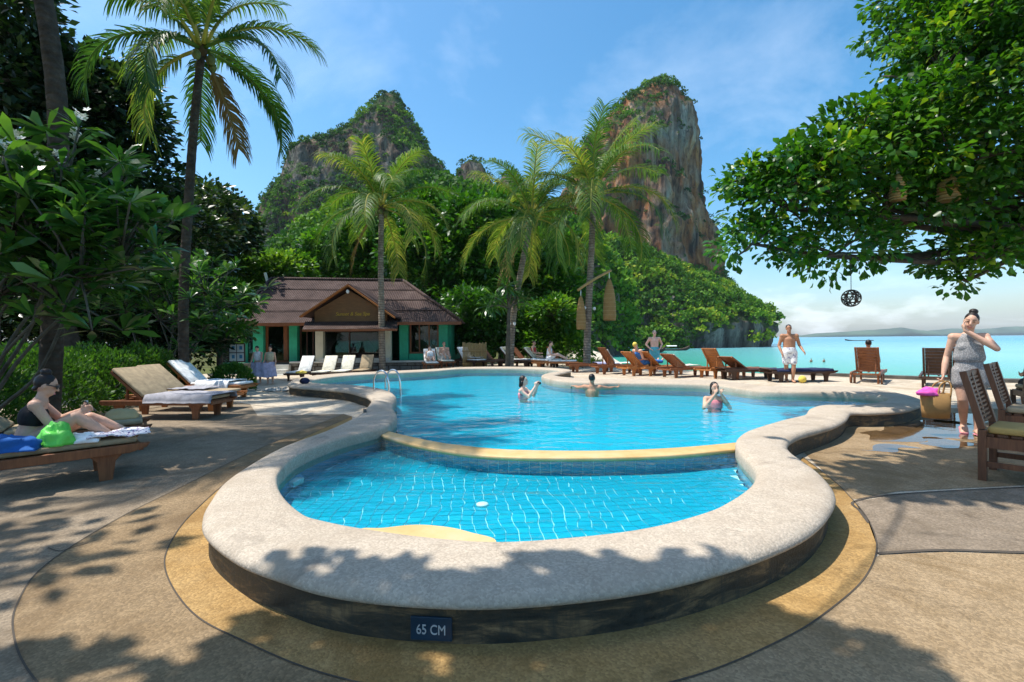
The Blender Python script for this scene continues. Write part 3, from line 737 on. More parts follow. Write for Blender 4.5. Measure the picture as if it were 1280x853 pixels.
stuff('cliff_scrub', 'scrub capping the orange limestone tower', ar, 'leaf_hill')
def hk(c, n, nv):
    rocky = ((c[:, 2] < 13 + 6 * nv) & (c[:, 0] > 75)) | ((np.abs(c[:, 0] - 66) < 12 + 6 * nv) & (np.abs(c[:, 2] - 15) < 11) & (n[:, 1] < -0.2))
    return np.where(rocky, (n[:, 2] > 0.45) * 0.6 + (nv > 0.42) * 0.3, 1.0)
ar = [scatter(*hl, 0.30, hk, 2.6, 36, 1.35, 0.58, 16.0)]
stuff('headland_wood', 'bright green wood covering the headland above the bay', ar, 'leaf_hill')
ar = [scatter(*wh, 0.22, lambda c, n, nv: np.ones(len(c)), 2.6, 44, 1.15, 0.42, 14.0)]
stuff('hillside_wood', 'dense wood on the slope behind the bungalow', ar, 'leaf_hill')
# blue ranges beyond the sea
for px0, px1, D, peaks, lab in ((990, 1190, 3300, ((1020, 417), (1060, 414.5), (1105, 411.5), (1125, 409.5), (1150, 413), (1180, 416)), 'low distant range across the sea'), (1130, 1420, 3700, ((1150, 415), (1190, 410.5), (1225, 412), (1260, 408.5), (1320, 407), (1380, 413)), 'higher distant range across the sea at the open horizon')):
    pts = [(px0, 421)] + list(peaks) + [(px1, 421)]
    rs = []
    for px in np.arange(px0, px1 + 1, 3.0):
        py = np.interp(px, [q[0] for q in pts], [q[1] for q in pts]) + 0.5 * noise.noise(Vector((px / 9, 0, D / 1000)))
        a = UD(px, py, D); zt_ = max(a.z, SEA + 0.2); y0 = D
        rs.append([(a.x, y0 - 110, SEA - 0.5), (a.x, y0 - 60, SEA + (zt_ - SEA) * .55), (a.x, y0, zt_), (a.x, y0 + 80, SEA + (zt_ - SEA) * .5), (a.x, y0 + 200, SEA - 0.5)])
    m = MB(); m.rings(rs); o = m.build('hill', 'far_hill', None, True); tag(o, lab); struct(o)

# ------------------------------------------------------------------ bungalow
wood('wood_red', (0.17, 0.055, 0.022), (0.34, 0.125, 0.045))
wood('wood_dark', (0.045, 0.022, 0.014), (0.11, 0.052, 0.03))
wood('wood_orange', (0.34, 0.12, 0.03), (0.52, 0.20, 0.06))
wood('wood_panel', (0.16, 0.075, 0.028), (0.27, 0.135, 0.05), 2.0, 0.5, (2, 2, 16))
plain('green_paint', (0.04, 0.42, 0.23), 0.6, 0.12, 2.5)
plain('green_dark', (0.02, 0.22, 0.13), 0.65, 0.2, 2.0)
plain('cream_paint', (0.66, 0.62, 0.47), 0.65, 0.08, 2.0)
plain('dark_room', (0.012, 0.012, 0.012), 0.9)
plain('curtain', (0.13, 0.11, 0.10), 0.9, 0.25, 5)
plain('gold', (0.70, 0.44, 0.06), 0.35, 0.1, 10, 0.05, 0.5, 0.6)
b = NB('roof_tile'); p = b.pos()
wv = b.n('ShaderNodeTexWave', {'Vector': p, 'Scale': 3.1, 'Distortion': 0.2}, bands_direction='X').outputs['Fac']
c = b.ramp(b.noise(p, 1.3, 8, 0.65), [(0.3, (0.042, 0.024, 0.020)), (0.55, (0.078, 0.048, 0.040)), (0.75, (0.12, 0.082, 0.07))])
c = b.mix(b.mr(b.noise(p, 5, 7, 0.7), 0.6, 0.75, 0, 0.5), c, (0.28, 0.24, 0.20))
b.done(b.pbr(c, 0.8, b.bump(wv, 0.7, 0.05), 0.25))
b = NB('window_glass')
fr = b.n('ShaderNodeFresnel', {'IOR': 1.5}).outputs[0]
b.done(b.n('ShaderNodeMixShader', {0: fr, 1: b.n('ShaderNodeBsdfTransparent', {'Color': (0.55, 0.62, 0.60)}).outputs[0], 2: b.n('ShaderNodeBsdfGlossy', {'Color': (1, 1, 1), 'Roughness': 0.02}).outputs[0]}))
YB = 26.0
def BX(px, D=YB): return (px - 640) / F * D
def BZ(py, D=YB, px=430): return UD(px, py, D).z
bg_ = thing('bungalow', 'green bungalow with brown hipped roof and gabled porch behind the pool', 'bungalow', (0, 0, 0))
gl0 = -0.6
z_pl = BZ(451)        # platform level
z_ev = BZ(404)
xl, xr = BX(306), BX(562)
# back and side walls
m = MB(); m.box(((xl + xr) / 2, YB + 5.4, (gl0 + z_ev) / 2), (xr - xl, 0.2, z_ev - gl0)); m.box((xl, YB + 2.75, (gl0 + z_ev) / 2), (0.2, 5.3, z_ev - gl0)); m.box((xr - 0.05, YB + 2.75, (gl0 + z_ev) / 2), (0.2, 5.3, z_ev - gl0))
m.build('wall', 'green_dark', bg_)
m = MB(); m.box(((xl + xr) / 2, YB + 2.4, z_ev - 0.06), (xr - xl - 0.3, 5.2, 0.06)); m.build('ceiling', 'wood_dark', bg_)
m = MB(); m.box(((BX(310) + BX(600)) / 2, YB + 2.3, (gl0 + z_pl) / 2 - 0.04), (BX(600) - BX(310), 5.9, z_pl - gl0 - 0.08)); m.build('platform', 'dark_stone', bg_)
m = MB(); m.box(((BX(372) + BX(604)) / 2, YB - 0.75, z_pl - 0.035), (BX(604) - BX(372), 0.5, 0.09)); m.build('ledge', plain('white_render', (0.62, 0.60, 0.54), 0.7, 0.12, 2.0), bg_, bevel=0.01)
# stone face below the ledge: single stones
xs0 = BX(372); row = 0; zc_ = gl0 + 0.03
rr = random.Random(3)
plain('field_stone', (0.20, 0.185, 0.165), 0.85, 0.3, 3.0, 0.6)
stone_face = MB().box(((BX(372) + BX(604)) / 2, YB - 0.70, (gl0 + z_pl) / 2 - 0.06), (BX(604) - BX(372), 0.3, z_pl - gl0 - 0.13)).build('stone_wall_face', 'joint', bg_)
while zc_ < z_pl - 0.12:
    h = min(0.30, z_pl - 0.09 - zc_); x = xs0 + (0.2 if row % 2 else 0)
    while x < BX(604) - 0.2:
        w = rr.uniform(0.35, 0.62); mb = MB(); c0 = (x + w / 2, YB - 0.86, zc_ + h / 2)
        mb.box(c0, (w - 0.04, 0.09 + rr.uniform(-0.03, 0.04), h - 0.04), M=Matrix.Rotation(rr.uniform(-0.06, 0.06), 3, 'Y'))
        mb.build('stone', 'field_stone', stone_face, bevel=0.02); x += w
    zc_ += h; row += 1
# steps to the door
m_ = [(0, 0.55), (1, 0.37), (2, 0.19)]
for i, hh in m_:
    MB().box(((BX(343) + BX(371)) / 2, YB - 0.95 - 0.3 * i, gl0 + (z_pl - gl0) * (1 - 0.27 * (i + 0.6)) / 2), (BX(371) - BX(340), 0.3, (z_pl - gl0) * (1 - 0.27 * (i + 0.6)))).build('step', 'white_render', bg_, bevel=0.01)
# columns
for a, c_, mt, y in ((318, 331, 'green_paint', 0), (363, 373, 'green_paint', 0), (500, 511, 'green_paint', 0), (549, 560, 'green_paint', 0)):
    MB().box((BX((a + c_) / 2), YB + y, (gl0 + z_ev) / 2), (BX(c_) - BX(a), 0.34, z_ev - gl0)).build('column', mt, bg_, bevel=0.015)
YP = YB - 1.0
for a, c_ in ((392, 402), (480, 487)):
    MB().box((BX((a + c_) / 2, YP), YP + 0.35, (z_pl + BZ(412)) / 2), (BX(c_, YP) - BX(a, YP), 0.3, BZ(412) - z_pl)).build('column', 'cream_paint', bg_, bevel=0.015)
# left bay: door, side panels
def pane_window(name, a, c_, t, bt, y, frame='wood_red', bars=1, fw=0.09):
    x0, x1, z1, z0 = BX(a), BX(c_), BZ(t), BZ(bt)
    m = MB()
    for x in (x0 + fw / 2, x1 - fw / 2): m.box((x, y, (z0 + z1) / 2), (fw, 0.09, z1 - z0))
    for z in (z0 + fw / 2, z1 - fw / 2): m.box(((x0 + x1) / 2, y, z), (x1 - x0 - 2 * fw, 0.09, fw))
    for k in range(bars): m.box((x0 + (x1 - x0) * (k + 1) / (bars + 1), y, (z0 + z1) / 2), (0.06, 0.08, z1 - z0 - 2 * fw))
    w = m.build(name, frame, bg_)
    MB().box(((x0 + x1) / 2, y + 0.02, (z0 + z1) / 2), (x1 - x0 - 2 * fw, 0.012, z1 - z0 - 2 * fw)).build('pane', 'window_glass', w)
    return w
d = pane_window('door', 331.5, 362.5, 405, 453, YB + 0.1, 'wood_red', 0, 0.12)
MB().box((BX(357), YB + 0.02, (z_pl + z_ev) / 2), (0.22, 0.05, z_ev - z_pl - 0.1)).build('open_leaf', 'wood_red', d)
pane_window('window', 373.5, 391.5, 404, 452, YB + 0.15, 'wood_dark', 1)
pane_window('window', 306, 317.5, 406, 452, YB + 0.15, 'wood_dark', 0)
w = pane_window('window', 512, 548.5, 405, 443, YB + 0.05, 'wood_red', 2)
m = MB()
for k in range(28):
    x = BX(513) + (BX(547) - BX(513)) * k / 27
    m.tube([(x, YB + 0.25 + 0.03 * math.sin(k * 2.1), BZ(407)), (x, YB + 0.25 + 0.04 * math.sin(k * 1.7), BZ(442))], 0.045, 6)
m.build('curtain', 'curtain', w, True)
MB().box((BX(530.2), YB + 0.02, (BZ(443.2) + gl0) / 2), (BX(549) - BX(511.3), 0.22, BZ(443.2) - gl0)).build('sill_wall', 'green_paint', bg_)
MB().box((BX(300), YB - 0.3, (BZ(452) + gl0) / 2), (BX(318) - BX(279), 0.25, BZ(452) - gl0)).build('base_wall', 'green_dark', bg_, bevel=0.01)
# big bar window
pane_window('window', 403, 479.5, 414, 447, YP + 0.45, 'wood_dark', 1, 0.06)
MB().box((BX(441, YP), YP + 0.3, BZ(449)), (BX(487, YP) - BX(400, YP), 0.5, 0.14)).build('counter', 'white_render', bg_, bevel=0.01)
m = MB(); m.box((BX(438), YB + 2.6, z_pl + 0.5), (2.6, 0.6, 1.0)); m.build('bar_counter', 'wood_dark', bg_)
# tied-back drapes inside
for s_, px in ((1, 415), (-1, 466)):
    m = MB()
    for k in range(9):
        x = BX(px) + (k - 4) * 0.12
        m.tube([(x, YB + 0.1, BZ(414)), (BX(px) + (k - 4) * 0.03 - s_ * 0.25, YB + 0.12, BZ(437)), (BX(px) + (k - 4) * 0.06 - s_ * 0.22, YB + 0.1, BZ(447))], 0.05, 6)
    m.build('drape', 'curtain', bg_, True)
# main roof (hipped, corrugated)
DR = YB + 2.7
e0 = Vector((BX(299), YB - 0.9, z_ev)); e1 = Vector((BX(579), YB - 0.9, z_ev - 0.02)); e2 = Vector((BX(579), YB + 6.2, z_ev)); e3 = Vector((BX(299), YB + 6.2, z_ev))
r0 = Vector((BX(340, DR), DR, BZ(348, DR))); r1 = Vector((BX(505, DR), DR, BZ(352, DR)))
def roof_plane(name, pts, parent, mat='roof_tile', th=0.08, nrow=0):
    m = MB(); n = len(pts); nn = (pts[1] - pts[0]).cross(pts[2] - pts[0]).normalized()
    if nn.z < 0: nn = -nn
    m.rings([[p - nn * th for p in pts], [p + nn * 0.0 for p in pts]]); return m.build(name, mat, parent)
rf = roof_plane('roof', [e0, e1, r1, r0], bg_); roof_plane('roof_slope', [e1, e2, r1], rf); roof_plane('roof_slope', [e2, e3, r0, r1], rf); roof_plane('roof_slope', [e3, e0, r0], rf)
# overlapping sheet courses
for k in range(1, 4):
    t = k / 4; a = e0.lerp(r0, t); c_ = e1.lerp(r1, t)
    MB().beam(a + Vector((0.1, -0.02, 0.01)), c_ + Vector((-0.1, -0.02, 0.01)), 0.05, 0.02).build('course', 'roof_tile', rf)
for a, c_ in ((e0, r0), (e1, r1), (r0, r1)): MB().tube([a + Vector((0, 0, .03)), c_ + Vector((0, 0, .03))], 0.09, 8).build('ridge_cap', 'roof_tile', rf, True)
MB().beam(r0 + Vector((-0.15, -0.1, -0.35)), r0 + Vector((-0.32, -0.1, 0.35)), 0.12, 0.12).build('finial', 'cream_paint', rf)
MB().beam(e0 + Vector((0, -0.03, -0.07)), e1 + Vector((0, -0.03, -0.07)), 0.05, 0.16).build('fascia', 'wood_red', rf)
# gabled porch
YG = YB - 1.9
ap = Vector((BX(436, YG), YG, BZ(357, YG))); gl_ = Vector((BX(376, YG), YG, BZ(396, YG))); gr_ = Vector((BX(494, YG), YG, BZ(398, YG)))
bk = Vector((0, 4.2, 0))
for a in (gl_, gr_):
    pts = [a, ap, ap + bk, a + bk]; m = MB(); up = Vector((0, 0, 0.09)); m.rings([[p for p in pts], [p + up for p in pts]]); m.build('porch_roof', 'roof_tile', rf)
    MB().beam(a + Vector((0, -0.05, 0.0)), ap + Vector((0, -0.05, 0.0)), 0.07, 0.22, up=(0, 1, 0)).build('barge_board', 'wood_orange', rf)
m = MB(); pan = [Vector((BX(391, YG), YG + 0.25, BZ(404, YG))), Vector((BX(482, YG), YG + 0.25, BZ(404, YG))), Vector((BX(482, YG), YG + 0.25, BZ(391, YG))), ap + Vector((0, 0.25, -0.25)), Vector((BX(391, YG), YG + 0.25, BZ(389, YG)))]
m.rings([[p for p in pan], [p + Vector((0, 0.1, 0)) for p in pan]]); gp = m.build('gable_panel', 'wood_panel', bg_)
t1 = text_mesh('lettering', 'Sunset & Sea Spa', 0.25, 'gold', gp, 0.012, shear=0.25); t1.rotation_euler = (R(90), 0, 0); t1.location = (BX(439, YG), YG + 0.235, BZ(392.5, YG))
m = MB(); sk = [(BX(378, YG - 0.6), YG - 0.6, BZ(413, YG - 0.6)), (BX(497, YG - 0.6), YG - 0.6, BZ(413, YG - 0.6)), (BX(495, YG), YG + 0.25, BZ(403, YG)), (BX(379, YG), YG + 0.25, BZ(403, YG))]
m.rings([[Vector(p) for p in sk], [Vector(p) + Vector((0, 0.02, 0.06)) for p in sk]]); m.build('porch_skirt_roof', 'roof_tile', rf)
MB().beam(Vector(sk[0]) + Vector((0, -0.03, 0)), Vector(sk[1]) + Vector((0, -0.03, 0)), 0.04, 0.1).build('skirt_fascia', 'wood_red', rf)
MB().ell(ap + Vector((0, -0.1, -0.32)), (0.08, 0.08, 0.1)).build('lamp', 'white_plastic', bg_, True)
# bamboo screen right of the bungalow
wood('bamboo', (0.36, 0.22, 0.08), (0.56, 0.38, 0.16))
sc_ = thing('bamboo_screen', 'pale bamboo cane screen beside the bungalow', 'screen', (BX(594, 24), 24, -0.2))
for k in range(16):
    MB().tube([((k - 8) * 0.075, 0.02 * (k % 2), 0), ((k - 8) * 0.075, 0.02 * (k % 2), 1.35 + 0.08 * rr.random())], 0.034, 7).build('cane', 'bamboo', sc_, True)
for z in (0.35, 1.0): MB().tube([(-0.65, -0.05, z), (0.58, -0.05, z)], 0.025, 7).build('rail', 'bamboo', sc_, True)
# notice board
nb = thing('notice_board', 'white four panel notice board on a thin post outside the bungalow', 'notice board', tuple(U(297, 478, -0.36)[:2]) + (-0.36,))
MB().tube([(0, 0, 0), (0, 0, 1.3)], 0.03, 8).build('post', 'wood_dark', nb, True)
MB().box((0, -0.02, 1.25), (0.68, 0.05, 0.80)).build('frame', 'wood_dark', nb, bevel=0.01)
for ix in (-1, 1):
    for iz in (-1, 1):
        q = MB().box((ix * 0.16, -0.052, 1.25 + iz * 0.185), (0.285, 0.012, 0.335)).build('panel', 'white_plastic', nb)
plain('print_blue', (0.10, 0.30, 0.50), 0.5)
for ix, iz in ((-1, 1), (1, 1), (-1, -1), (1, -1)):
    MB().box((ix * 0.16 + 0.02, -0.060, 1.25 + iz * 0.185 + 0.02), (0.12, 0.004, 0.15)).build('print', 'print_blue', nb)

# ------------------------------------------------------------------ plants
def branch_mesh(mb, a, b_, r0_, r1_, bend=0.15, seg=7, n=5):
    a = Vector(a); b_ = Vector(b_); d = b_ - a; off = Vector(rdir(1)[0]) * d.length * bend
    pts = [a + d * t + off * math.sin(math.pi * t) for t in [k / n for k in range(n + 1)]]
    mb.tube(pts, [r0_ + (r1_ - r0_) * k / n for k in range(n + 1)], seg); return pts
def tree(name, label, base, lobes, leafL, leafW, per, clumps, mat, trunk_r=0.2, bark='bark', group=None, fork=None, tone=0.45, six=False, cr_=0.5, cat='tree', parts=None, droop=-0.1, shell=0.55, nobranch=False, chain=False):
    """lobes: list of (centre, radii) in world space; base: trunk foot"""
    base = Vector(base); t = thing(name, label, cat, base, 0, group)
    tb = MB(); top = Vector(fork) - base if fork is not None else Vector((lobes[0][0])) - base - Vector((0, 0, lobes[0][1][2] * 0.6))
    if not nobranch:
        n = 7; pts = [top * (k / n) + Vector((0.12 * math.sin(k * 1.3), 0.1 * math.cos(k * 1.7), 0)) * (k / n) for k in range(n + 1)]
        tb.tube(pts, [trunk_r * (1.25 - 0.55 * k / n) * (1.25 if k == 0 else 1) for k in range(n + 1)], 10)
    P = []; V_ = []; OUTD = []; S = []; done_ = []
    vol = np.array([np.prod(l[1]) ** (2 / 3) for l in lobes]); cnt = np.maximum(3, (vol / vol.sum() * clumps)).astype(int)
    for (c, r), k in zip(lobes, cnt):
        c = np.array(c, float) - np.array(base); r = np.array(r, float)
        if not nobranch:
            st_ = top; r_ = trunk_r * 0.55
            if chain and done_:
                st_ = min(done_ + [top], key=lambda q: (q - Vector(c)).length); r_ = trunk_r * (0.5 if st_ is top else 0.14)
            bp = branch_mesh(tb, st_, c, r_, min(r_, trunk_r * 0.16), 0.08); done_.append(Vector(c))
        d = rdir(k); d[:, 2] = np.where(d[:, 2] < -0.5, -d[:, 2], d[:, 2])
        rad = shell + (1.04 - shell) * rng.random((k, 1)) ** 0.6
        bumps = 1 + 0.16 * np.array([noise.noise(Vector(x * 2.2 + c)) for x in d])[:, None]
        cc = c + d * r * rad * bumps
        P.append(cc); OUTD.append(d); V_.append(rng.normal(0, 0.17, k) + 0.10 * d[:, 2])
        if not nobranch:
            for q in cc[rng.permutation(k)[:max(3, min(14, k // 5))]]: branch_mesh(tb, c, q, trunk_r * 0.15, 0.012, 0.1, 5, 3)
    P = np.concatenate(P); OUTD = np.concatenate(OUTD); V_ = np.concatenate(V_)
    n = len(P) * per; cidx = np.repeat(np.arange(len(P)), per)
    off = rng.normal(size=(n, 3)); off *= (cr_ * (0.35 + 0.65 * rng.random((n, 1)))) / np.maximum(np.linalg.norm(off, axis=1, keepdims=True), 1e-6); off[:, 2] *= 0.7
    dirs = unit(OUTD[cidx] * 0.45 + unit(off) * 0.7 + rdir(n) * 0.55 + np.array([0, 0, droop]))
    L = leafL * (0.65 + 0.7 * rng.random(n))
    upv = unit(np.array([0, 0, 1.0]) + 0.75 * rdir(n))
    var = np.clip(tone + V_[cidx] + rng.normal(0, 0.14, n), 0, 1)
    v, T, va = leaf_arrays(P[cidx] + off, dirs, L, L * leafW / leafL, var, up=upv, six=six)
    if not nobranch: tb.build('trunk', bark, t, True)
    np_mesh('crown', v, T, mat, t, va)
    return t

# --- coconut palms
def frond_mesh(name, L, e0_, droop, nleaf=44, ll=0.75, hang=0.9, tone=0.5, dry=False, seed=0):
    g = np.random.default_rng(seed); n = 22; pts = []; p = np.zeros(3); a = e0_; yaw = 0.0; dr = []
    for k in range(n + 1):
        pts.append(p.copy()); s = k / n
        a = e0_ - droop * s ** 1.25; d = np.array([math.cos(a), 0.06 * math.sin(s * 3 + seed), math.sin(a)]); d /= np.linalg.norm(d); dr.append(d); p = p + d * L / n
    pts = np.array(pts); dr = np.array(dr)
    mb = MB(); mb.tube([Vector(q) for q in pts], [0.042 * (1 - 0.8 * k / n) + 0.006 for k in range(n + 1)], 5)
    V = [np.array(mb.v)]; T = []; va = []
    for f in mb.f:
        for k in range(1, len(f) - 1): T.append((f[0], f[k], f[k + 1])); va.append(min(1, tone + 0.5))
    o = len(mb.v)
    for k in range(nleaf):
        s = 0.16 + 0.84 * (k + 0.5) / nleaf; i = min(n - 1, int(s * n)); f = s * n - i; q = pts[i] * (1 - f) + pts[i + 1] * f; d = dr[i]
        up = np.array([-d[2], 0, d[0]]); prof = math.sin(math.pi * min(1, 0.18 + 0.82 * (1 - s) ** 0.75 + 0.0)) ** 0.5 if s > 0.35 else 0.55 + 1.2 * (s - 0.16)
        l0 = ll * max(0.28, min(1.0, prof)) * g.uniform(0.85, 1.1)
        for sg_ in (-1, 1):
            lat = np.array([0, sg_, 0.0])
            dd = lat * 0.85 + d * (0.55 + 0.5 * s) + up * 0.18 + g.normal(0, 0.08, 3); dd /= np.linalg.norm(dd)
            w = 0.022 * (1.1 - 0.3 * s); sd = np.cross(dd, up); sd /= np.linalg.norm(sd) + 1e-9
            pp = [q]; cur = dd.copy(); hh = hang * g.uniform(0.75, 1.25)
            for m_ in range(3):
                pp.append(pp[-1] + cur * l0 / 3); cur = cur + np.array([0, 0, -hh * (0.30 + 0.28 * m_)]); cur /= np.linalg.norm(cur)
            ws = (w * 0.7, w, w * 0.75, 0.002); vs = []
            for a_, b2 in zip(pp, ws): vs += [a_ - sd * b2, a_ + sd * b2]
            V.append(np.array(vs)); t_ = np.clip(tone + g.normal(0, 0.10) + 0.12 * s, 0, 1)
            for m_ in range(3):
                T += [(o + 2 * m_, o + 2 * m_ + 1, o + 2 * m_ + 3), (o + 2 * m_, o + 2 * m_ + 3, o + 2 * m_ + 2)]; va += [t_, t_]
            o += 8
    ob = np_mesh(name, np.concatenate(V), np.array(T), 'leaf_dry' if dry else 'leaf_palm', None, np.array(va))
    me = ob.data; bpy.data.objects.remove(ob); return me
FR = {}
def palm(label, pts, r0_, r1_, L, specs, group='coconut palms', coconuts=5, base_flare=1.35, twist=0.0, nleaf=56, fname='frond', bark='palm_bark'):
    base = Vector(pts[0]); t = thing('coconut_palm', label, 'palm', base, 0, group)
    C = catmull([Vector(p) - base for p in pts], 14); n = len(C); mb = MB(); rr_ = []
    for k in range(n):
        s = k / (n - 1); r = r0_ + (r1_ - r0_) * s
        if s < 0.06: r *= base_flare - (base_flare - 1) * s / 0.06
        rr_.append(r * (1 + 0.045 * (k % 2)))
    mb.tube(C, rr_, 14); mb.build('trunk', bark, t, True)
    top = C[-1]
    m = MB(); m.ell(top + Vector((0, 0, 0.05)), (r1_ * 1.5, r1_ * 1.5, r1_ * 2.4)); m.build('crown_shaft', 'leaf_dry', t, True)
    for k, (az, e, dr_, ls, tn, dry) in enumerate(specs):
        key = (round(L * ls, 1), round(e, 1), round(dr_, 1), round(tn, 1), dry, nleaf)
        if key not in FR: FR[key] = frond_mesh('frond', L * ls, e, dr_, nleaf, 0.27 * L, 1.6 if not dry else 1.6, tn, dry, len(FR))
        o = bpy.data.objects.new(fname, FR[key]); COL.objects.link(o); o.parent = t
        o.location = top + Vector((0.1 * math.cos(az), 0.1 * math.sin(az), 0.08 + 0.12 * math.sin(e))); o.rotation_euler = (rr.uniform(-0.12, 0.12), 0, az)
    plain('coconut', (0.13, 0.14, 0.03), 0.5) if 'coconut' not in MATS else None
    for k in range(coconuts):
        a = k * 2.4; MB().ell(top + Vector((0.24 * math.cos(a), 0.24 * math.sin(a), -0.18 - 0.08 * (k % 2))), (0.10, 0.10, 0.13)).build('coconut', 'coconut', t, True)
    return t
def crown_specs(n, seed, up=0.25, dead=2, ls=1.0):
    g = random.Random(seed); out = []
    for k in range(n):
        s = (k + 0.5) / n; az = k * 2.39996 + g.uniform(-0.2, 0.2)
        e = 1.48 - 1.75 * s ** 1.15 + g.uniform(-0.08, 0.08)
        dr_ = 0.75 + 1.0 * min(1, s * 1.6) + g.uniform(-0.12, 0.2)
        out.append((az, round(e, 1), round(dr_ * 5) / 5, round((0.84 + 0.2 * min(1, s * 2.2)) * g.uniform(0.93, 1.05) * ls, 1), round(up + 0.45 * g.random() ** 1.6, 1), False))
    for k in range(dead):
        out.append((g.uniform(0, 6.28), -0.9, 0.6, 0.8, 0.4, True))
    return out
# thick trunk beside the loungers, its crown above the frame
p0 = Vector((-6.75, 7.0, -0.1))
palm('thick old coconut palm trunk rising behind the woman on the lounger', [p0, p0 + Vector((0.05, 0.1, 3)), p0 + Vector((-0.05, 0.15, 6)), p0 + Vector((-1.7, 0.6, 12.6))], 0.135, 0.105, 3.3, crown_specs(20, 5), coconuts=4, bark='palm_bark_shaded')
# tall palm by the hedge
b0 = Vector((BX(230, 12), 12, -0.1)); tp = UD(252, 66, 12)
palm('tall slender coconut palm standing at the end of the hedge', [b0, b0 + Vector((0.0, 0, 2.5)), UD(236, 250, 12), UD(243, 150, 12), tp], 0.12, 0.085, 2.8, crown_specs(18, 11, dead=1), coconuts=4, bark='palm_bark_shaded')
b0 = U(477, 452, 0.2); b0 = Vector((BX(478, 23.8), 23.8, -0.5))
palm('upright coconut palm growing in front of the bungalow porch', [b0, UD(477, 400, 23.8), UD(476, 330, 23.8), UD(477, 262, 23.8)], 0.165, 0.12, 3.9, crown_specs(22, 23, 0.4, dead=1), coconuts=6, nleaf=54)
b0 = Vector((BX(637, 23), 23, -0.05))
palm('leaning coconut palm between the bungalow and the sunbeds', [b0, UD(641, 400, 23), UD(650, 345, 23), UD(664, 275, 23)], 0.17, 0.12, 3.8, crown_specs(21, 37, 0.4, dead=1), coconuts=4, nleaf=54)
b0 = Vector((BX(733, 22.5), 22.5, -0.05))
palm5 = palm('coconut palm carrying a pole with woven lanterns', [b0, UD(735, 400, 22.5), UD(739, 320, 22.5), UD(742, 248, 22.5)], 0.18, 0.125, 4.3, crown_specs(22, 41, 0.38, dead=0), coconuts=5, nleaf=56)
# --- the broad almond tree on the right, partly over the terrace
def ap(px, py, D=8.6): return UD(px, py, D)
lob = [(ap(985, 262), (1.0, 1.1, 0.85)), (ap(1072, 212), (1.05, 1.3, 0.9)), (ap(1045, 318), (1.0, 1.0, 0.5)), (ap(1140, 160), (0.85, 1.2, 0.75)), (ap(1178, 95, 8.9), (0.85, 1.3, 1.15)), (ap(1185, 205), (1.3, 1.5, 1.0)),
       (ap(1228, 20, 9), (1.2, 1.6, 1.4)), (ap(1265, 150), (1.5, 1.8, 1.5)), (ap(1238, 320), (0.95, 1.0, 0.42)), (ap(940, 305), (0.55, 0.7, 0.45)), (ap(935, 230, 8.8), (0.45, 0.6, 0.35)), (ap(1208, 352), (0.30, 0.4, 0.32)), (ap(1110, 262), (1.0, 1.0, 0.7)),
       (ap(1260, 250, 9.3), (1.1, 1.2, 0.8)), (Vector((10.4, 8.6, 6.4)), (1.9, 2.0, 1.6)), (Vector((10.6, 9.4, 3.9)), (1.6, 1.6, 1.2)), (Vector((9.2, 9.3, 8.3)), (2.0, 2.0, 1.4)), (ap(1165, 268), (0.9, 1.0, 0.5)), (ap(1275, 305, 8.9), (0.8, 0.9, 0.5)), (ap(1010, 225, 8.2), (0.9, 0.9, 0.6))]
tree('almond_tree', 'broad leaved almond tree reaching over the terrace from the right of the chairs', (11.2, 9.4, -0.1), lob, 0.155, 0.088, 22, 1750, 'leaf_almond', 0.17, 'bark', None, fork=(10.6, 9.2, 3.3), tone=0.47, six=True, cr_=0.27, droop=-0.25)
# tree standing beside the camera whose crown throws the leafy shade across the rim
lob2 = sorted([(Vector((-4.7, 1.9, 6.2)), (0.6, 0.35, 0.4)), (Vector((-4.1, 1.5, 6.4)), (0.6, 0.35, 0.4)), (Vector((0.9, 4.9, 6.4)), (0.8, 0.5, 0.4)), (Vector((2.0, 5.4, 6.5)), (0.9, 0.5, 0.4)), (Vector((1.9, 4.6, 6.3)), (0.7, 0.3, 0.3)), (Vector((3.4, 5.8, 6.9)), (0.9, 0.6, 0.4)), (Vector((-3.35, 2.35, 5.9)), (0.6, 0.25, 0.4)), (Vector((-2.3, 2.3, 6.1)), (0.65, 0.25, 0.4)), (Vector((-1.75, 2.25, 6.2)), (0.5, 0.25, 0.4)), (Vector((-3.0, 1.7, 6.2)), (0.75, 0.42, 0.5)), (Vector((-2.2, 1.75, 6.6)), (0.8, 0.40, 0.5)), (Vector((-3.6, 1.1, 6.4)), (0.9, 0.6, 0.6)), (Vector((-2.6, 0.9, 6.8)), (1.1, 0.5, 0.6)), (Vector((-1.5, 1.35, 6.3)), (0.7, 0.5, 0.45)), (Vector((-4.6, 0.6, 6.8)), (1.0, 0.9, 0.8)), (Vector((-1.2, 0.5, 6.7)), (0.8, 0.5, 0.5))], key=lambda l: (Vector(l[0]) - Vector((-4.6, -0.6, 4.2))).length)
tree('almond_tree', 'almond tree beside the terrace whose leaf shadows fall on the pool rim', (-5.2, -1.5, -0.1), lob2, 0.22, 0.13, 16, 640, 'leaf_almond', 0.10, 'bark', None, fork=(-4.6, -0.6, 4.2), tone=0.42, six=True, cr_=0.26, chain=True)

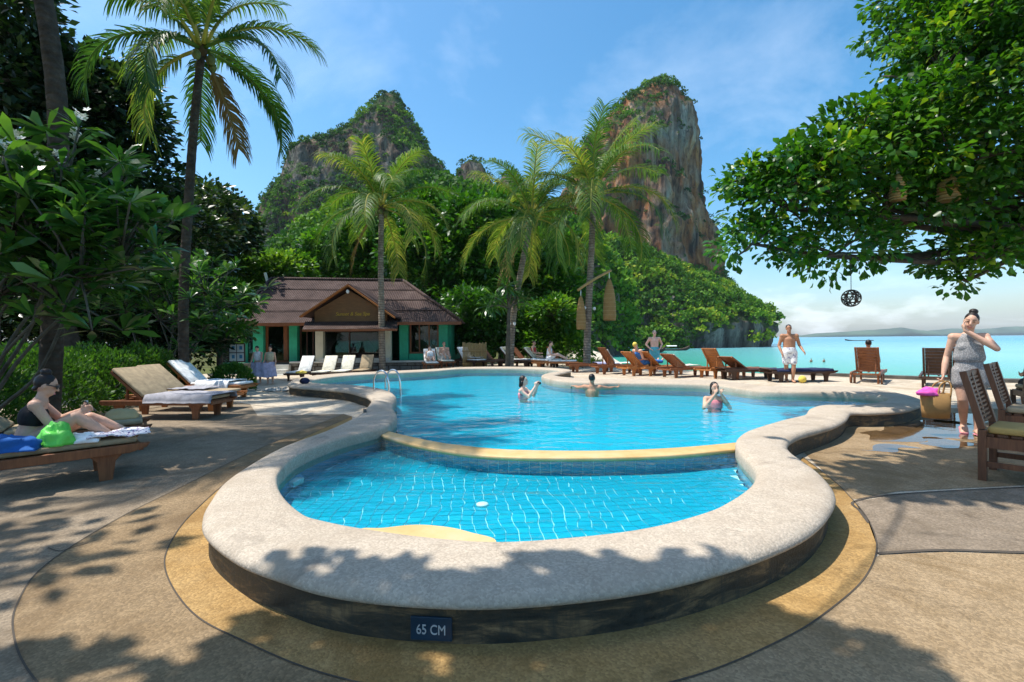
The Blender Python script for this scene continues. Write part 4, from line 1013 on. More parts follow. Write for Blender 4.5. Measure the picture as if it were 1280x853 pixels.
# --- dark trees on the left
def T(px, py, D): return tuple(UD(px, py, D))
tree('shade_tree', 'dark dense tree behind the plumeria and hedge', (BX(95, 15), 15, -0.3), [(T(60, 250, 15), (2.2, 2.0, 1.8)), (T(120, 150, 15.5), (1.9, 2.0, 1.7)), (T(60, 110, 15), (1.8, 1.8, 1.6)), (T(150, 230, 16), (1.7, 1.8, 1.6)), (T(185, 260, 15.5), (0.9, 1.2, 1.3)), (T(10, 180, 15), (2.0, 2, 2.2)), (T(165, 160, 16), (1.0, 1.2, 0.9))], 0.26, 0.15, 26, 620, 'leaf_dark', 0.3, tone=0.42, cr_=0.55)
tree('shade_tree', 'dark tree filling the gap behind the thick palm trunk', (BX(-20, 13), 13, -0.3), [(T(-10, 300, 13), (2.0, 1.8, 1.8)), (T(60, 340, 13.5), (1.6, 1.5, 1.3)), (T(-40, 100, 13), (2.0, 2, 2)), (T(-20, 20, 13), (1.6, 2, 1.6))], 0.24, 0.14, 24, 330, 'leaf_dark', 0.25, tone=0.40, cr_=0.5)
tree('shade_tree', 'dark tree between the slender palm and the bungalow', (BX(200, 19), 19, -0.4), [(T(180, 330, 18), (2.4, 2, 1.8)), (T(225, 300, 19), (1.7, 1.7, 1.5)), (T(205, 370, 17), (1.8, 1.5, 1.1)), (T(255, 268, 21), (1.4, 1.5, 1.2)), (T(120, 370, 17), (2.2, 1.5, 1.4))], 0.25, 0.15, 24, 420, 'leaf_dark', 0.25, tone=0.5, cr_=0.55)
tree('shade_tree', 'mid green tree rising left of the bungalow roof', (BX(285, 30), 30, -0.5), [(T(265, 285, 29), (2.4, 2.2, 2.3)), (T(290, 300, 30), (1.6, 1.8, 1.3)), (T(245, 330, 28), (2.0, 2, 1.8))], 0.34, 0.2, 24, 420, 'leaf_dark', 0.3, tone=0.62, cr_=0.7)
tree('bright_tree', 'bright lime green tree behind the left end of the bungalow roof', (BX(330, 34), 34, -0.5), [(T(310, 350, 33), (2.2, 2, 1.4)), (T(350, 340, 34), (2.0, 2, 1.2)), (T(285, 372, 32), (1.8, 1.8, 1.3)), (T(375, 352, 35), (1.2, 1.5, 0.9))], 0.36, 0.22, 26, 330, 'leaf_bright', 0.2, tone=0.5, cr_=0.6)
tree('bright_tree', 'low bright tree between the hedge and the green wall', (BX(275, 21), 21, -0.4), [(T(275, 400, 20.5), (1.3, 1.2, 1.3)), (T(250, 380, 20), (1.1, 1.1, 1.0)), (T(290, 378, 21), (0.9, 1.0, 0.8))], 0.26, 0.12, 24, 190, 'leaf_forest', 0.12, tone=0.55, cr_=0.4)
tree('shade_tree', 'unseen dark tree added beyond the hedge to shade the left terrace', (-12.2, 6.8, -0.1), [((-9.0, 4.3, 7.2), (1.6, 0.8, 0.9)), ((-7.4, 3.4, 7.6), (1.3, 0.6, 0.7)), ((-10.6, 5.4, 7.0), (1.6, 1.2, 1.1)), ((-11.4, 7.0, 6.4), (1.5, 1.4, 1.1)), ((-8.4, 2.2, 7.9), (1.5, 0.7, 0.8))], 0.24, 0.14, 16, 210, 'leaf_dark', 0.28, tone=0.45, cr_=0.5)  # out of view, added to throw shade over the left deck
for px, D, pts, lab in ((20, 17, [(0, 400, 1.5), (40, 415, 1.4), (20, 440, 1.3), (-30, 420, 1.4), (-20, 350, 1.5)], 'dark bush behind the hedge at the thick trunk'), (100, 17.5, [(90, 400, 1.5), (125, 415, 1.4), (100, 440, 1.3), (60, 385, 1.4)], 'dark bush behind the hedge at the large plumeria'), (170, 18.5, [(160, 405, 1.4), (190, 415, 1.3), (175, 440, 1.2), (150, 430, 1.3)], 'dark bush behind the hedge at the smaller plumeria'), (225, 20, [(222, 410, 1.3), (245, 420, 1.1), (232, 440, 1.1)], 'dark bush behind the slender palm')):
    tree('leafy_bush', lab, (BX(px, D), D, -0.3), [(T(x, y, D + rr.uniform(-.6, .6)), (r, r, r * 0.9)) for x, y, r in pts], 0.22, 0.12, 24, 240, 'leaf_dark', 0.1, tone=0.5, cr_=0.5, cat='bush', group='bushes behind the hedge')
# --- forest behind the bungalow and sunbeds
fs = [((540, 38), [(535, 275, 2.6), (515, 320, 2.4), (560, 320, 2.4), (540, 360, 2.4)], 'leaf_forest', 0.42, 'tall dark green forest tree directly behind the bungalow roof'),
      ((590, 36), [(590, 285, 2.6), (570, 330, 2.4), (612, 335, 2.3), (590, 375, 2.4)], 'leaf_forest', 0.46, 'tall forest tree beside the right end of the bungalow'),
      ((630, 40), [(628, 275, 2.3), (610, 310, 2.2), (650, 320, 2.4), (640, 365, 2.6)], 'leaf_forest', 0.42, 'forest tree behind the leaning palm'),
      ((685, 38), [(690, 320, 2.2), (670, 350, 2.3), (700, 370, 2.2), (690, 400, 2.0)], 'leaf_forest', 0.52, 'mid green forest tree behind the row of sunbeds'),
      ((490, 44), [(490, 290, 2.6), (465, 330, 2.6), (505, 335, 2.6), (440, 300, 2.0)], 'leaf_forest', 0.5, 'forest tree behind the bungalow ridge'),
      ((420, 46), [(415, 320, 2.6), (390, 345, 2.6), (440, 345, 2.4)], 'leaf_forest', 0.5, 'forest tree behind the porch gable')]
for (px, D), ls_, mt, tn, lab in fs:
    tree('forest_tree', lab, (BX(px, D), D, -0.6), [(T(x, y, D + rr.uniform(-1.2, 1.2)), (r, r, r * 0.85)) for x, y, r in ls_], 0.42, 0.26, 26, 360, mt, 0.35, group='forest trees behind the bungalow', tone=tn, cr_=0.75)
for px, D, pts, tn, lab in ((700, 28, [(705, 415, 1.3), (690, 395, 1.2), (715, 440, 1.1), (680, 430, 1.2)], 0.62, 'sunlit yellow green bush behind the sunbeds by the lantern palm'),
                            (650, 29, [(655, 420, 1.4), (640, 400, 1.3), (665, 440, 1.2), (625, 435, 1.2)], 0.45, 'green bush behind the leaning palm and sunbeds'),
                            (598, 29, [(600, 405, 1.5), (585, 385, 1.4), (612, 430, 1.3), (575, 425, 1.2)], 0.38, 'dark green bush between the bungalow and the bamboo screen')):
    tree('leafy_bush', lab, (BX(px, D), D, -0.5), [(T(x, y, D + rr.uniform(-.6, .6)), (r, r, r * 0.8)) for x, y, r in pts], 0.27, 0.15, 26, 260, 'leaf_forest', 0.12, tone=tn, cr_=0.5, cat='bush')
# --- hedge mounds
hd = [(-8.6, 7.4, 1.1, 'rounded hedge shrub behind the seated woman'), (-8.9, 8.9, 1.15, 'rounded hedge shrub behind the grey towel lounger'), (-9.2, 10.5, 1.15, 'rounded hedge shrub below the plumeria'), (-8.9, 11.6, 0.95, 'rounded hedge shrub beside the slender palm'), (-7.9, 13.6, 0.6, 'small round clipped shrub by the white towel lounger')]
for x, y, r, lab in hd:
    n = 7500 if r > 0.7 else 3500
    d = rdir(n); d[:, 2] = np.abs(d[:, 2]); rad = 1 - 0.28 * rng.random((n, 1)) ** 2
    bm = 1 + 0.14 * np.array([noise.noise(Vector(q * 3.5) + Vector((x, y, 0))) for q in d])[:, None]
    P = d * rad * bm * np.array([r, r * 0.95, 1.28 if r > 0.7 else 0.75])
    dirs = unit(d * 0.7 + rdir(n) * 0.6 + np.array([0, 0, 0.35])); L = 0.085 * (0.6 + 0.8 * rng.random(n))
    var = np.clip(0.45 + 0.25 * (bm[:, 0] - 1) / 0.14 + rng.normal(0, 0.15, n), 0, 1)
    v, T_, va = leaf_arrays(P, dirs, L, L * 0.38, var)
    t = thing('hedge_shrub', lab, 'shrub', (x, y, 0), 0, 'hedge shrubs behind the loungers'); np_mesh('foliage', v, T_, 'leaf_hedge', t, va)
    m = MB()
    for k in range(9):
        e = Vector(rdir(1)[0]); e.z = abs(e.z) + 0.5; m.tube([(0.1 * e.x, 0.1 * e.y, 0), e * r * 0.75], [0.02, 0.006], 5)
    m.build('stem', 'bark', t)
# --- plumeria
def plumeria(label, base, tips_px, D, seed, nrose, spread, leaf=0.34, fl=10):
    g = np.random.default_rng(seed); base = Vector(base); t = thing('plumeria_tree', label, 'plumeria', base, 0)
    mb = MB(); rose = []
    cs = [UD(x, y, D + g.uniform(-0.5, 0.5)) - base for x, y in tips_px]
    for c in cs:
        k0 = Vector((0.15 * g.normal(), 0.15 * g.normal(), 0.3)); mid = k0.lerp(c, 0.55) + Vector(g.normal(0, 0.15, 3)); mid.z -= 0.1
        mb.tube(catmull([k0 * 0.2, mid * 0.55, mid, c - Vector((0, 0, .35))], 4), [0.03 - 0.014 * q / 12 for q in range(13)], 7)
        for q in range(nrose):
            e = c + Vector(g.normal(0, spread, 3)) * Vector((1, 1, 0.8)).length / 1.6
            mb.tube([c - Vector((0, 0, .35)), (c + e) / 2 - Vector((0, 0, .12)), e], [0.016, 0.013, 0.011], 5); rose.append(e)
    mb.build('trunk', 'bark_pale', t, True)
    V = []; Ts = []; va = []; o = 0; FP = []
    for e in rose:
        n = 15; az = g.random(n) * 6.28; el = g.uniform(-0.35, 0.95, n)
        d = np.stack([np.cos(az) * np.cos(el), np.sin(az) * np.cos(el), np.sin(el)], 1); L = leaf * g.uniform(0.6, 1.15, n)
        v, T_, a = leaf_arrays(np.array(e)[None] + d * 0.02, d, L, L * 0.27, np.clip(0.58 + g.normal(0, 0.2, n) + 0.15 * el, 0, 1), up=unit(np.array([0, 0, 1.0]) + 0.35 * g.normal(size=(n, 3))), six=True, fold=0.06)
        V.append(v); Ts.append(T_ + o); va.append(a); o += len(v)
    np_mesh('crown', np.concatenate(V), np.concatenate(Ts), 'leaf_plumeria', t, np.concatenate(va))
    order = sorted(rose, key=lambda e: -e.z)
    for q in range(fl):
        e = order[q * 2 % len(order)] + Vector((0, 0, 0.16)); m = MB()
        for w in range(7):
            c = e + Vector(g.normal(0, 0.035, 3)); nrm = Vector((g.normal(), g.normal(), 1.2)).normalized(); a0 = nrm.orthogonal().normalized(); b0 = nrm.cross(a0)
            for z in range(5):
                a1 = z * 1.2566; pdir = a0 * math.cos(a1) + b0 * math.sin(a1); sd = nrm.cross(pdir)
                m.add([c, c + pdir * 0.028 + sd * 0.016 + nrm * .006, c + pdir * 0.05 + nrm * .012, c + pdir * 0.028 - sd * 0.016 + nrm * .006], [(0, 1, 2, 3)])
        m.build('flower_cluster', 'petal', t)['kind'] = 'stuff'
plumeria('large plumeria with long glossy leaves and white flowers beside the thick trunk', (-7.55, 6.5, -0.1), [(15, 255), (75, 240), (120, 265), (40, 300), (100, 312), (150, 295), (0, 335), (70, 340), (-40, 290), (40, 270)], 6.3, 3, 22, 0.32, 0.36, 18)
plumeria('smaller bright plumeria beside the slender palm', (BX(200, 13.2), 13.2, -0.1), [(175, 350), (215, 345), (240, 370), (200, 385), (255, 350), (275, 370), (160, 375), (225, 395)], 13.2, 5, 16, 0.5, 0.38, 9)
# screw pine with strap leaves by the leaning palm
bp_ = Vector((BX(634, 22.2), 22.2, -0.05)); t = thing('screw_pine', 'screw pine with strap leaf rosettes against the leaning palm', 'screw pine', bp_)
m = MB(); top = UD(636, 385, 22.2) - bp_
m.tube(catmull([(0, 0, 0), (0.05, 0, top.z * 0.5), top], 6), [0.13 - 0.06 * k / 12 for k in range(13)], 8)
V = []; Ts = []; va = []; o = 0
for px, py in ((618, 372), (632, 358), (646, 372), (654, 378), (610, 384), (626, 380), (640, 364)):
    e = UD(px, py, 22.2 + rr.uniform(-0.4, 0.4)) - bp_; m.tube([top, (top + e) / 2 + Vector((0, 0, 0.1)), e], [0.06, 0.05, 0.04], 6)
    n = 44; az = rng.random(n) * 6.28; el = rng.uniform(-0.9, 1.0, n); d = np.stack([np.cos(az) * np.cos(el), np.sin(az) * np.cos(el), np.sin(el)], 1); L = rng.uniform(0.5, 0.95, n)
    v, T_, a = leaf_arrays(np.array(e)[None] + d * 0.03, d, L, 0.07, np.clip(0.55 + rng.normal(0, 0.2, n), 0, 1), up=unit(np.array([0, 0, 1.0]) + 0.3 * rng.normal(size=(n, 3))), six=True, fold=0.10)
    V.append(v); Ts.append(T_ + o); va.append(a); o += len(v)
m.build('trunk', 'bark_pale', t, True); np_mesh('crown', np.concatenate(V), np.concatenate(Ts), 'leaf_plumeria', t, np.concatenate(va))
# small bright plant at the foot of the lantern palm
for px, lab in ((722, 'small yellow green plant at the pool side foot of the lantern palm'), (741, 'small yellow green plant on the sea side foot of the lantern palm')):
    q = U(px, 458.5, 0); t = thing('small_plant', lab, 'plant', q); n = 260; az = rng.random(n) * 6.28; el = rng.uniform(0.1, 1.4, n); d = np.stack([np.cos(az) * np.cos(el), np.sin(az) * np.cos(el), np.sin(el)], 1)
    v, T_, a = leaf_arrays(rng.normal(0, 0.22, (n, 3)) * np.array([1, 1, 0]), d, rng.uniform(0.25, 0.6, n), 0.06, rng.uniform(0.5, 1, n), six=True); np_mesh('leaves', v, T_, 'leaf_bright', t, a)

# ------------------------------------------------------------------ loungers
for nm, c, r in (('cushion_cream', (0.74, 0.70, 0.58), .9), ('cushion_white', (0.82, 0.81, 0.77), .9), ('cushion_tan', (0.38, 0.29, 0.18), .9), ('cloth_grey', (0.34, 0.33, 0.36), .95), ('cloth_white', (0.80, 0.80, 0.80), .95), ('cloth_blue', (0.02, 0.11, 0.36), .9), ('cloth_navy', (0.018, 0.025, 0.07), .9),
                ('cloth_lilac', (0.36, 0.36, 0.52), .9), ('cloth_pink', (0.62, 0.22, 0.26), .9), ('cloth_magenta', (0.72, 0.10, 0.42), .8), ('cloth_red', (0.50, 0.06, 0.05), .9), ('cloth_black', (0.015, 0.014, 0.016), .85), ('cloth_yellow', (0.72, 0.55, 0.10), .9), ('cloth_teal', (0.10, 0.42, 0.50), .9), ('cloth_olive', (0.44, 0.42, 0.30), .9),
                ('skin_light', (0.62, 0.36, 0.25), .5), ('skin_tan', (0.44, 0.22, 0.13), .5), ('skin_pale', (0.70, 0.45, 0.34), .5), ('hair_dark', (0.018, 0.012, 0.010), .45), ('hair_brown', (0.07, 0.035, 0.018), .5), ('hair_grey', (0.30, 0.27, 0.24), .6), ('bag_green', (0.16, 0.70, 0.10), .4), ('straw', (0.36, 0.20, 0.07), .85), ('straw_pale', (0.56, 0.40, 0.20), .85),
                ('cloth_sky', (0.05, 0.22, 0.62), .9), ('mattress_yellow', (0.42, 0.29, 0.10), .9), ('metal_dark', (0.05, 0.05, 0.05), .4)):
    plain(nm, c, r, 0.16 if nm.startswith(('cloth', 'cush')) else 0.08, 9.0, 0.3)
b = NB('cloth_pattern'); p = b.pos(); v = b.vor(p, 34); n_ = b.noise(p, 22, 3)
b.done(b.pbr(b.mix(b.mr(v, 0.30, 0.38), b.mix(b.mr(n_, .45, .55), (0.25, 0.05, 0.28), (0.08, 0.08, 0.22)), (0.80, 0.76, 0.78)), 0.9))
b = NB('cloth_speckle'); p = b.pos(); v = b.vor(p, 60)
b.done(b.pbr(b.mix(b.mr(v, 0.25, 0.5), (0.42, 0.40, 0.38), (0.24, 0.23, 0.23)), 0.9))
b = NB('shorts_print'); p = b.pos(); v = b.noise(p, 9, 3)
b.done(b.pbr(b.mix(b.mr(v, 0.54, 0.6), (0.82, 0.82, 0.84), (0.36, 0.36, 0.48)), 0.9))
b = NB('chrome'); b.done(b.pbr((0.75, 0.75, 0.76), 0.12, None, 0.5, 1.0))
b = NB('bottle_plastic'); b.done(b.pbr((0.10, 0.45, 0.75), 0.15, None, 0.5, 0.0, **{'Transmission Weight': 0.5}))
def lounger(label, loc, rz, back=35, cushion=None, wd='wood_red', group=None, wheels=False, hinge=-1.28, L=2.05, W=0.66, H=0.34):
    """foot end at local x=0, head towards -x; loc = foot-end centre on the ground"""
    t = thing('sun_lounger', label, 'sun lounger', loc, rz, group)
    for s in (-1, 1):
        m = MB(); y = s * W / 2
        poly = [(0.02, H - 0.045), (0.05, H), (-L + 0.02, H), (-L, H - 0.04), (-L + 0.05, H - 0.085), (-0.12, H - 0.085)]
        m.rings([[(x, y - 0.025, z) for x, z in poly], [(x, y + 0.025, z) for x, z in poly]]); m.build('side_rail', wd, t, bevel=0.006)
    for x in (-0.30, -L + 0.32):
        for s in (-1, 1):
            m = MB(); y = s * (W / 2 - 0.052); q = 1 if x > -1 else 0.7
            poly = [(x - 0.15 * q, H - 0.06), (x + 0.16 * q, H - 0.06), (x + 0.075, H - 0.15), (x + 0.05, 0.0), (x - 0.05, 0.0), (x - 0.07, H - 0.15)]
            m.rings([[(a, y - 0.025, z) for a, z in poly], [(a, y + 0.025, z) for a, z in poly]]); m.build('leg', wd, t, bevel=0.005)
    m = MB(); n = 11
    for k in range(n): m.box((hinge + 0.06 + (-hinge - 0.10) * (k + 0.5) / n, 0, H - 0.022), ((-hinge - 0.1) / n - 0.012, W - 0.05, 0.02))
    m.box(((hinge + 0.0) / 2, 0, H - 0.04), (-hinge - 0.1, 0.04, 0.03)); m.build('seat_slats', wd, t)
    for xx in (-0.02, -L + 0.06): MB().box((xx, 0, H - 0.055), (0.035, W - 0.055, 0.05)).build('end_rail', wd, t)
    a = R(back); bl = L + hinge + 0.02; d = Vector((-math.cos(a), 0, math.sin(a))); u = Vector((math.sin(a), 0, math.cos(a))); h0 = Vector((hinge, 0, H + 0.0))
    M = Matrix((d, Vector((0, 1, 0)), u)).transposed(); m = MB()
    for s in (-1, 1): m.box(h0 + d * bl / 2 + Vector((0, s * (W / 2 - 0.065), 0)), (bl, 0.05, 0.045), M=M)
    n = 8
    for k in range(n): m.box(h0 + d * (bl * (k + 0.5) / n) + u * 0.012, (bl / n - 0.012, W - 0.19, 0.02), M=M)
    m.build('backrest', wd, t)
    if back > 8:
        q = h0 + d * bl * 0.6
        MB().beam((q.x, 0.2, q.z - 0.03), (q.x - 0.05 * 0, 0.2, H - 0.06), 0.03, 0.03).build('prop', wd, t); MB().beam((q.x, -0.2, q.z - 0.03), (q.x, -0.2, H - 0.06), 0.03, 0.03).build('prop', wd, t)
    if cushion:
        m = MB(); m.box(((hinge - 0.04) / 2 - 0.0, 0, H + 0.032), (-hinge - 0.06, W - 0.08, 0.06)); m.build('seat_cushion', cushion, t, True, bevel=0.022)
        m = MB(); m.box(h0 + d * (bl / 2 + 0.02) + u * 0.058, (bl - 0.02, W - 0.08, 0.06), M=M); m.build('back_cushion', cushion, t, True, bevel=0.022)
    if wheels:
        for s in (-1, 1):
            m = MB(); y = s * (W / 2 + 0.03); m.rings([[(-L + 0.3 + 0.14 * math.cos(k * .3927), yy, 0.14 + 0.14 * math.sin(k * .3927)) for k in range(16)] for yy in (y - 0.02, y + 0.02)]); m.build('wheel', wd, t)
    return t
def drape(name, label, cat, loc, rz, x0, x1, w, mat, z, hang=0.16, back=None, amp=0.02, seed=0, yc=0.0, group=None):
    """cloth laid over a lounger, in the lounger's own frame"""
    g = random.Random(seed); nx_, ny_ = 26, 18; m = MB()
    t = None
    for i in range(nx_ + 1):
        x = x0 + (x1 - x0) * i / nx_
        for j in range(ny_ + 1):
            s = -1 + 2 * j / ny_; y = s * w / 2 + yc; zz_ = z
            e = abs(y) - 0.345
            if e > 0 and hang: zz_ -= min(e * 0.95 + 0.05, hang); y = math.copysign(0.36 + 0.12 * e, y)
            elif e > 0: y = math.copysign(0.345, y)
            nn = noise.noise(Vector((x * 5 + seed, y * 5, seed * 1.7))) + 0.6 * noise.noise(Vector((x * 13, y * 13 + seed, 1)))
            xx = x
            if back is not None and x < -1.28:
                a = R(back); q = -1.28 - x; xx = -1.28 - q * math.cos(a) + 0.06 * math.sin(a); zz_ += q * math.sin(a)
            m.v.append((xx + 0.02 * nn, y + (0.02 * nn if e > 0 else 0), zz_ + amp * (nn + 0.75)))
    for i in range(nx_):
        for j in range(ny_): a = i * (ny_ + 1) + j; m.f.append((a, a + ny_ + 1, a + ny_ + 2, a + 1))
    o = m.build(name, mat, None, True); o.location = loc; o.rotation_euler = (0, 0, rz)
    sm = o.modifiers.new('thick', 'SOLIDIFY'); sm.thickness = 0.012; sm.offset = 1
    return tag(o, label, cat, group)
def heap(name, label, cat, c, r, mat, seed=0, folds=1.0):
    m = MB(); n, k = 22, 12; rs = []
    for i in range(k + 1):
        ph = math.pi / 2 * (i / k); ring = []
        for j in range(n):
            a = 2 * math.pi * j / n; q = Vector((math.cos(a) * math.cos(ph), math.sin(a) * math.cos(ph), math.sin(ph)))
            e = 1 + folds * (0.30 * noise.noise(q * 1.8 + Vector((seed, 0, 0))) + 0.12 * noise.noise(Vector((q.x * 7, q.y * 7, q.z * 2 + seed))))
            ring.append((q.x * r[0] * e, q.y * r[1] * e, max(0, q.z * r[2] * e)))
        rs.append(ring)
    m.rings(rs); o = m.build(name, mat, None, True); o.location = c; return tag(o, label, cat)
# left bank, backs to the hedge, feet to the pool
LA = (-4.03, 5.21, 0); HA = R(45); lounger('red wood lounger with a tan mattress piled with towels and a green bag', LA, HA, 38, 'cushion_tan', hinge=-1.15, L=1.95)
def onA(x, y, z): return Vector((LA[0] + x * math.cos(HA) - y * math.sin(HA), LA[1] + x * math.sin(HA) + y * math.cos(HA), z))
LB = (-4.78, 6.32, 0); lounger('red wood lounger holding a straw bag and a bottle, next to the seated woman', LB, R(38), 36, 'cushion_tan')
LC = (-5.25, 8.75, 0); lounger('lounger spread with a grey towel, tan back cushion raised', LC, R(-4), 40, 'cushion_tan')
LD = (-5.6, 9.75, 0); lounger('lounger with a bare tan cushion between the grey and white towels', LD, R(-4), 40, 'cushion_tan', 'wood_orange')
LE = (-6.35, 11.6, 0); lounger('red lounger with a white towel by the slender palm', LE, R(-6), 42, 'cushion_white', 'wood_orange')
drape('towel', 'rumpled grey towel hanging over a lounger seat', 'towel', LC, R(-4), -1.2, 0.04, 0.98, 'cloth_grey', 0.425, 0.14, None, 0.012, 3)
drape('towel', 'white towel hanging over the lounger by the slender palm', 'towel', LE, R(-6), -1.1, -0.25, 1.15, 'cloth_white', 0.425, 0.2, None, 0.014, 5)
drape('towel', 'grey towel folded on the bare tan cushion', 'towel', LD, R(-4), -1.2, -0.5, 0.6, 'cloth_grey', 0.42, 0.0, None, 0.02, 6)
heap('beach_towel', 'crumpled blue beach towel on the lounger beside the green bag', 'towel', onA(-0.98, -0.16, 0.40), (0.26, 0.18, 0.13), 'cloth_blue', 2, 1.3)
heap('plastic_bag', 'bright green plastic bag on the lounger', 'bag', onA(-0.66, -0.20, 0.40), (0.13, 0.11, 0.18), 'bag_green', 4, 1.6)
heap('cloth_heap', 'white cloth bundle next to the green bag', 'cloth', onA(-0.46, -0.20, 0.40), (0.14, 0.11, 0.085), 'cloth_white', 8, 1.3)
drape('sarong', 'purple and white patterned cloth trailing off the lounger end', 'cloth', LA, HA, -0.45, 0.06, 0.42, 'cloth_pattern', 0.408, 0.0, None, 0.035, 9, -0.12)
drape('beach_towel', 'slate grey towel over the raised lounger back behind the woman', 'towel', LA + Vector((0, 0, 0)) if isinstance(LA, Vector) else (LA[0] + 0.13 * math.cos(HA), LA[1] + 0.13 * math.sin(HA), 0), HA, -2.05, -1.42, 0.60, 'cloth_grey', 0.455, 0.0, 38, 0.01, 12)
heap('straw_bag', 'slumped straw bag on the neighbouring lounger', 'bag', (-5.0, 6.18, 0.40), (0.20, 0.15, 0.13), 'straw_pale', 14, 0.7)
bo = thing('water_bottle', 'blue plastic water bottle standing on a lounger', 'bottle', (-5.22, 5.92, 0.40))
MB().lathe([(0.001, 0), (0.036, 0.004), (0.036, 0.15), (0.03, 0.19), (0.014, 0.225), (0.014, 0.24)], (0, 0, 0), 14).build('body', 'bottle_plastic', bo, True); MB().lathe([(0.017, 0.238), (0.017, 0.262), (0.001, 0.264)], (0, 0, 0), 12).build('cap', 'white_plastic', bo, True)
# before the bungalow
for px, py, cu_, lab in ((364, 477, 'cushion_white', 'lounger with a white cushion and an orange towel facing the pool by the steps'), (396, 476.5, 'cushion_cream', 'cream cushioned lounger between the white cushioned one and another cream one'), (421, 475.5, 'cushion_cream', 'cream cushioned lounger right beside the tan cushioned one'), (447, 474, 'cushion_tan', 'tan cushioned lounger nearest the porch palm, facing the pool')):
    q = U(px, py, -0.36); q.y = max(q.y, 18.9); q.x = (px - 640) / F * q.y; q.z = gz(q.x, q.y)
    lounger(lab, q, R(-90 + (px - 400) * 0.03), 55, cu_, 'wood_dark', 'cushioned loungers before the bungalow')
q = Vector(((363 - 640) / F * 18.9, 18.9, -0.36)); heap('orange_towel', 'small orange towel on the white cushioned lounger', 'towel', (q.x - 0.02, q.y + 1.0, gz(q.x, q.y) + 0.40), (0.22, 0.16, 0.1), 'cloth_yellow', 22)
FL = {}
for i, (px, py, hd_, bk_, cu_, lab, grp) in enumerate([
        (541, 461.5, -75, 50, 'cushion_white', 'white lounger nearest the stone wall with a sunbather facing the pool', 'sunbeds at the far pool edge'),
        (561, 460.5, -70, 50, 'cushion_cream', 'cream lounger with a sunbather leaning forward by the pool', 'sunbeds at the far pool edge'),
        (603, 459.5, -50, 48, 'cushion_white', 'lounger draped with a striped white towel by the bamboo screen', 'sunbeds at the far pool edge'),
        (626, 459.5, -35, 48, None, 'bare dark lounger with raised back next to the bamboo screen', 'sunbeds at the far pool edge'),
        (637, 458, -35, 48, None, 'bare dark lounger half hidden by the leaning palm trunk', 'sunbeds at the far pool edge'),
        (668, 459, -30, 48, 'cushion_white', 'white cushioned lounger with raised back just past the leaning palm', 'sunbeds between the palms'),
        (684, 459, -25, 50, None, 'bare lounger under the woman in the red bikini', 'sunbeds between the palms'),
        (702, 459.5, -20, 46, 'cushion_cream', 'cream cushioned lounger with an olive towel between the palms', 'sunbeds between the palms'),
        (722, 461.5, -10, 4, 'cushion_white', 'red lounger lying flat beside the lantern palm', 'sunbeds between the palms'),
        (727, 457, 15, 52, None, 'dark lounger with steep back right behind the lantern palm', 'sunbeds between the palms'),
        (770, 464.5, 8, 4, None, 'flat lounger with a pale towel past the lantern palm', 'sunbeds along the sea side'),
        (800, 466, 18, 58, None, 'red lounger with steep back and white towel past the lantern palm', 'sunbeds along the sea side'),
        (832, 467.5, 25, 42, None, 'red lounger of the sunbather in blue trousers', 'sunbeds along the sea side'),
        (852, 467.5, 25, 42, None, 'red lounger beside the sunbather in blue trousers', 'sunbeds along the sea side'),
        (884, 469.5, 25, 36, None, 'lounger with low raised back and a cream towel', 'sunbeds along the sea side'),
        (928, 470, 28, 56, None, 'orange brown lounger with the tallest raised back', 'sunbeds along the sea side'),
        (958, 471.5, 25, 30, None, 'lounger with slightly raised back near the walking man', 'sunbeds along the sea side'),
        (975, 473.5, 5, 3, None, 'bare flat lounger right behind the walking man', 'sunbeds along the sea side')]):
    q = U(px, py, 0); q.z = gz(q.x, q.y); FL[i] = (q, R(hd_))
    lounger(lab, q, R(hd_), bk_, cu_, ['wood_red', 'wood_orange', 'wood_dark'][(0, 0, 2, 2, 2, 2, 0, 2, 1, 0, 0, 0, 1, 1, 0, 1, 0, 2)[i]], grp)
R1 = (9.75, 14.9, 0); lounger('flat lounger with a dark blue towel near the sea kerb', R1, R(5), 3, None, 'wood_dark')
R2 = (11.35, 15.2, 0); lounger('dark lounger on wheels with raised back, facing the sea', R2, R(48), 62, None, 'wood_red', None, True)
R3 = (12.15, 13.75, 0); lounger('dark lounger with a broad raised back next to the woman with the basket', R3, R(48), 62, None, 'wood_dark', W=0.72)
R4 = (13.1, 13.6, 0); lounger('flat dark lounger behind the woman with the basket', R4, R(40), 3, None, 'wood_dark')
drape('towel', 'dark blue towel on a flat lounger near the sea kerb', 'towel', R1, R(5), -1.9, -0.1, 0.72, 'cloth_navy', 0.37, 0.08, None, 0.012, 21)
q, h = FL[10]; drape('towel', 'pale lilac towel on the flat lounger past the lantern palm', 'towel', q, h, -0.9, 0.0, 0.7, 'cloth_lilac', 0.37, 0.08, None, 0.012, 23)
q, h = FL[11]; drape('towel', 'white towel on the steep red lounger past the lantern palm', 'towel', q, h, -1.9, -0.4, 0.5, 'cloth_white', 0.40, 0, 58, 0.012, 24)
q, h = FL[14]; drape('towel', 'cream towel over the low raised lounger back', 'towel', q, h, -1.95, -0.6, 0.5, 'cushion_cream', 0.40, 0, 36, 0.012, 25)
q, h = FL[2]; drape('towel', 'white towel over the lounger by the bamboo screen', 'towel', q, h, -1.95, -0.3, 0.62, 'cloth_white', 0.47, 0, 48, 0.014, 26)
q, h = FL[5]; drape('towel', 'olive towel over a raised back between the palms', 'towel', q, h, -1.95, -0.9, 0.5, 'cloth_olive', 0.46, 0, 48, 0.014, 27)
q, h = FL[7]; drape('towel', 'olive towel over the back of the cream cushioned lounger between the palms', 'towel', q, h, -1.95, -0.9, 0.5, 'cloth_olive', 0.46, 0, 46, 0.014, 28)
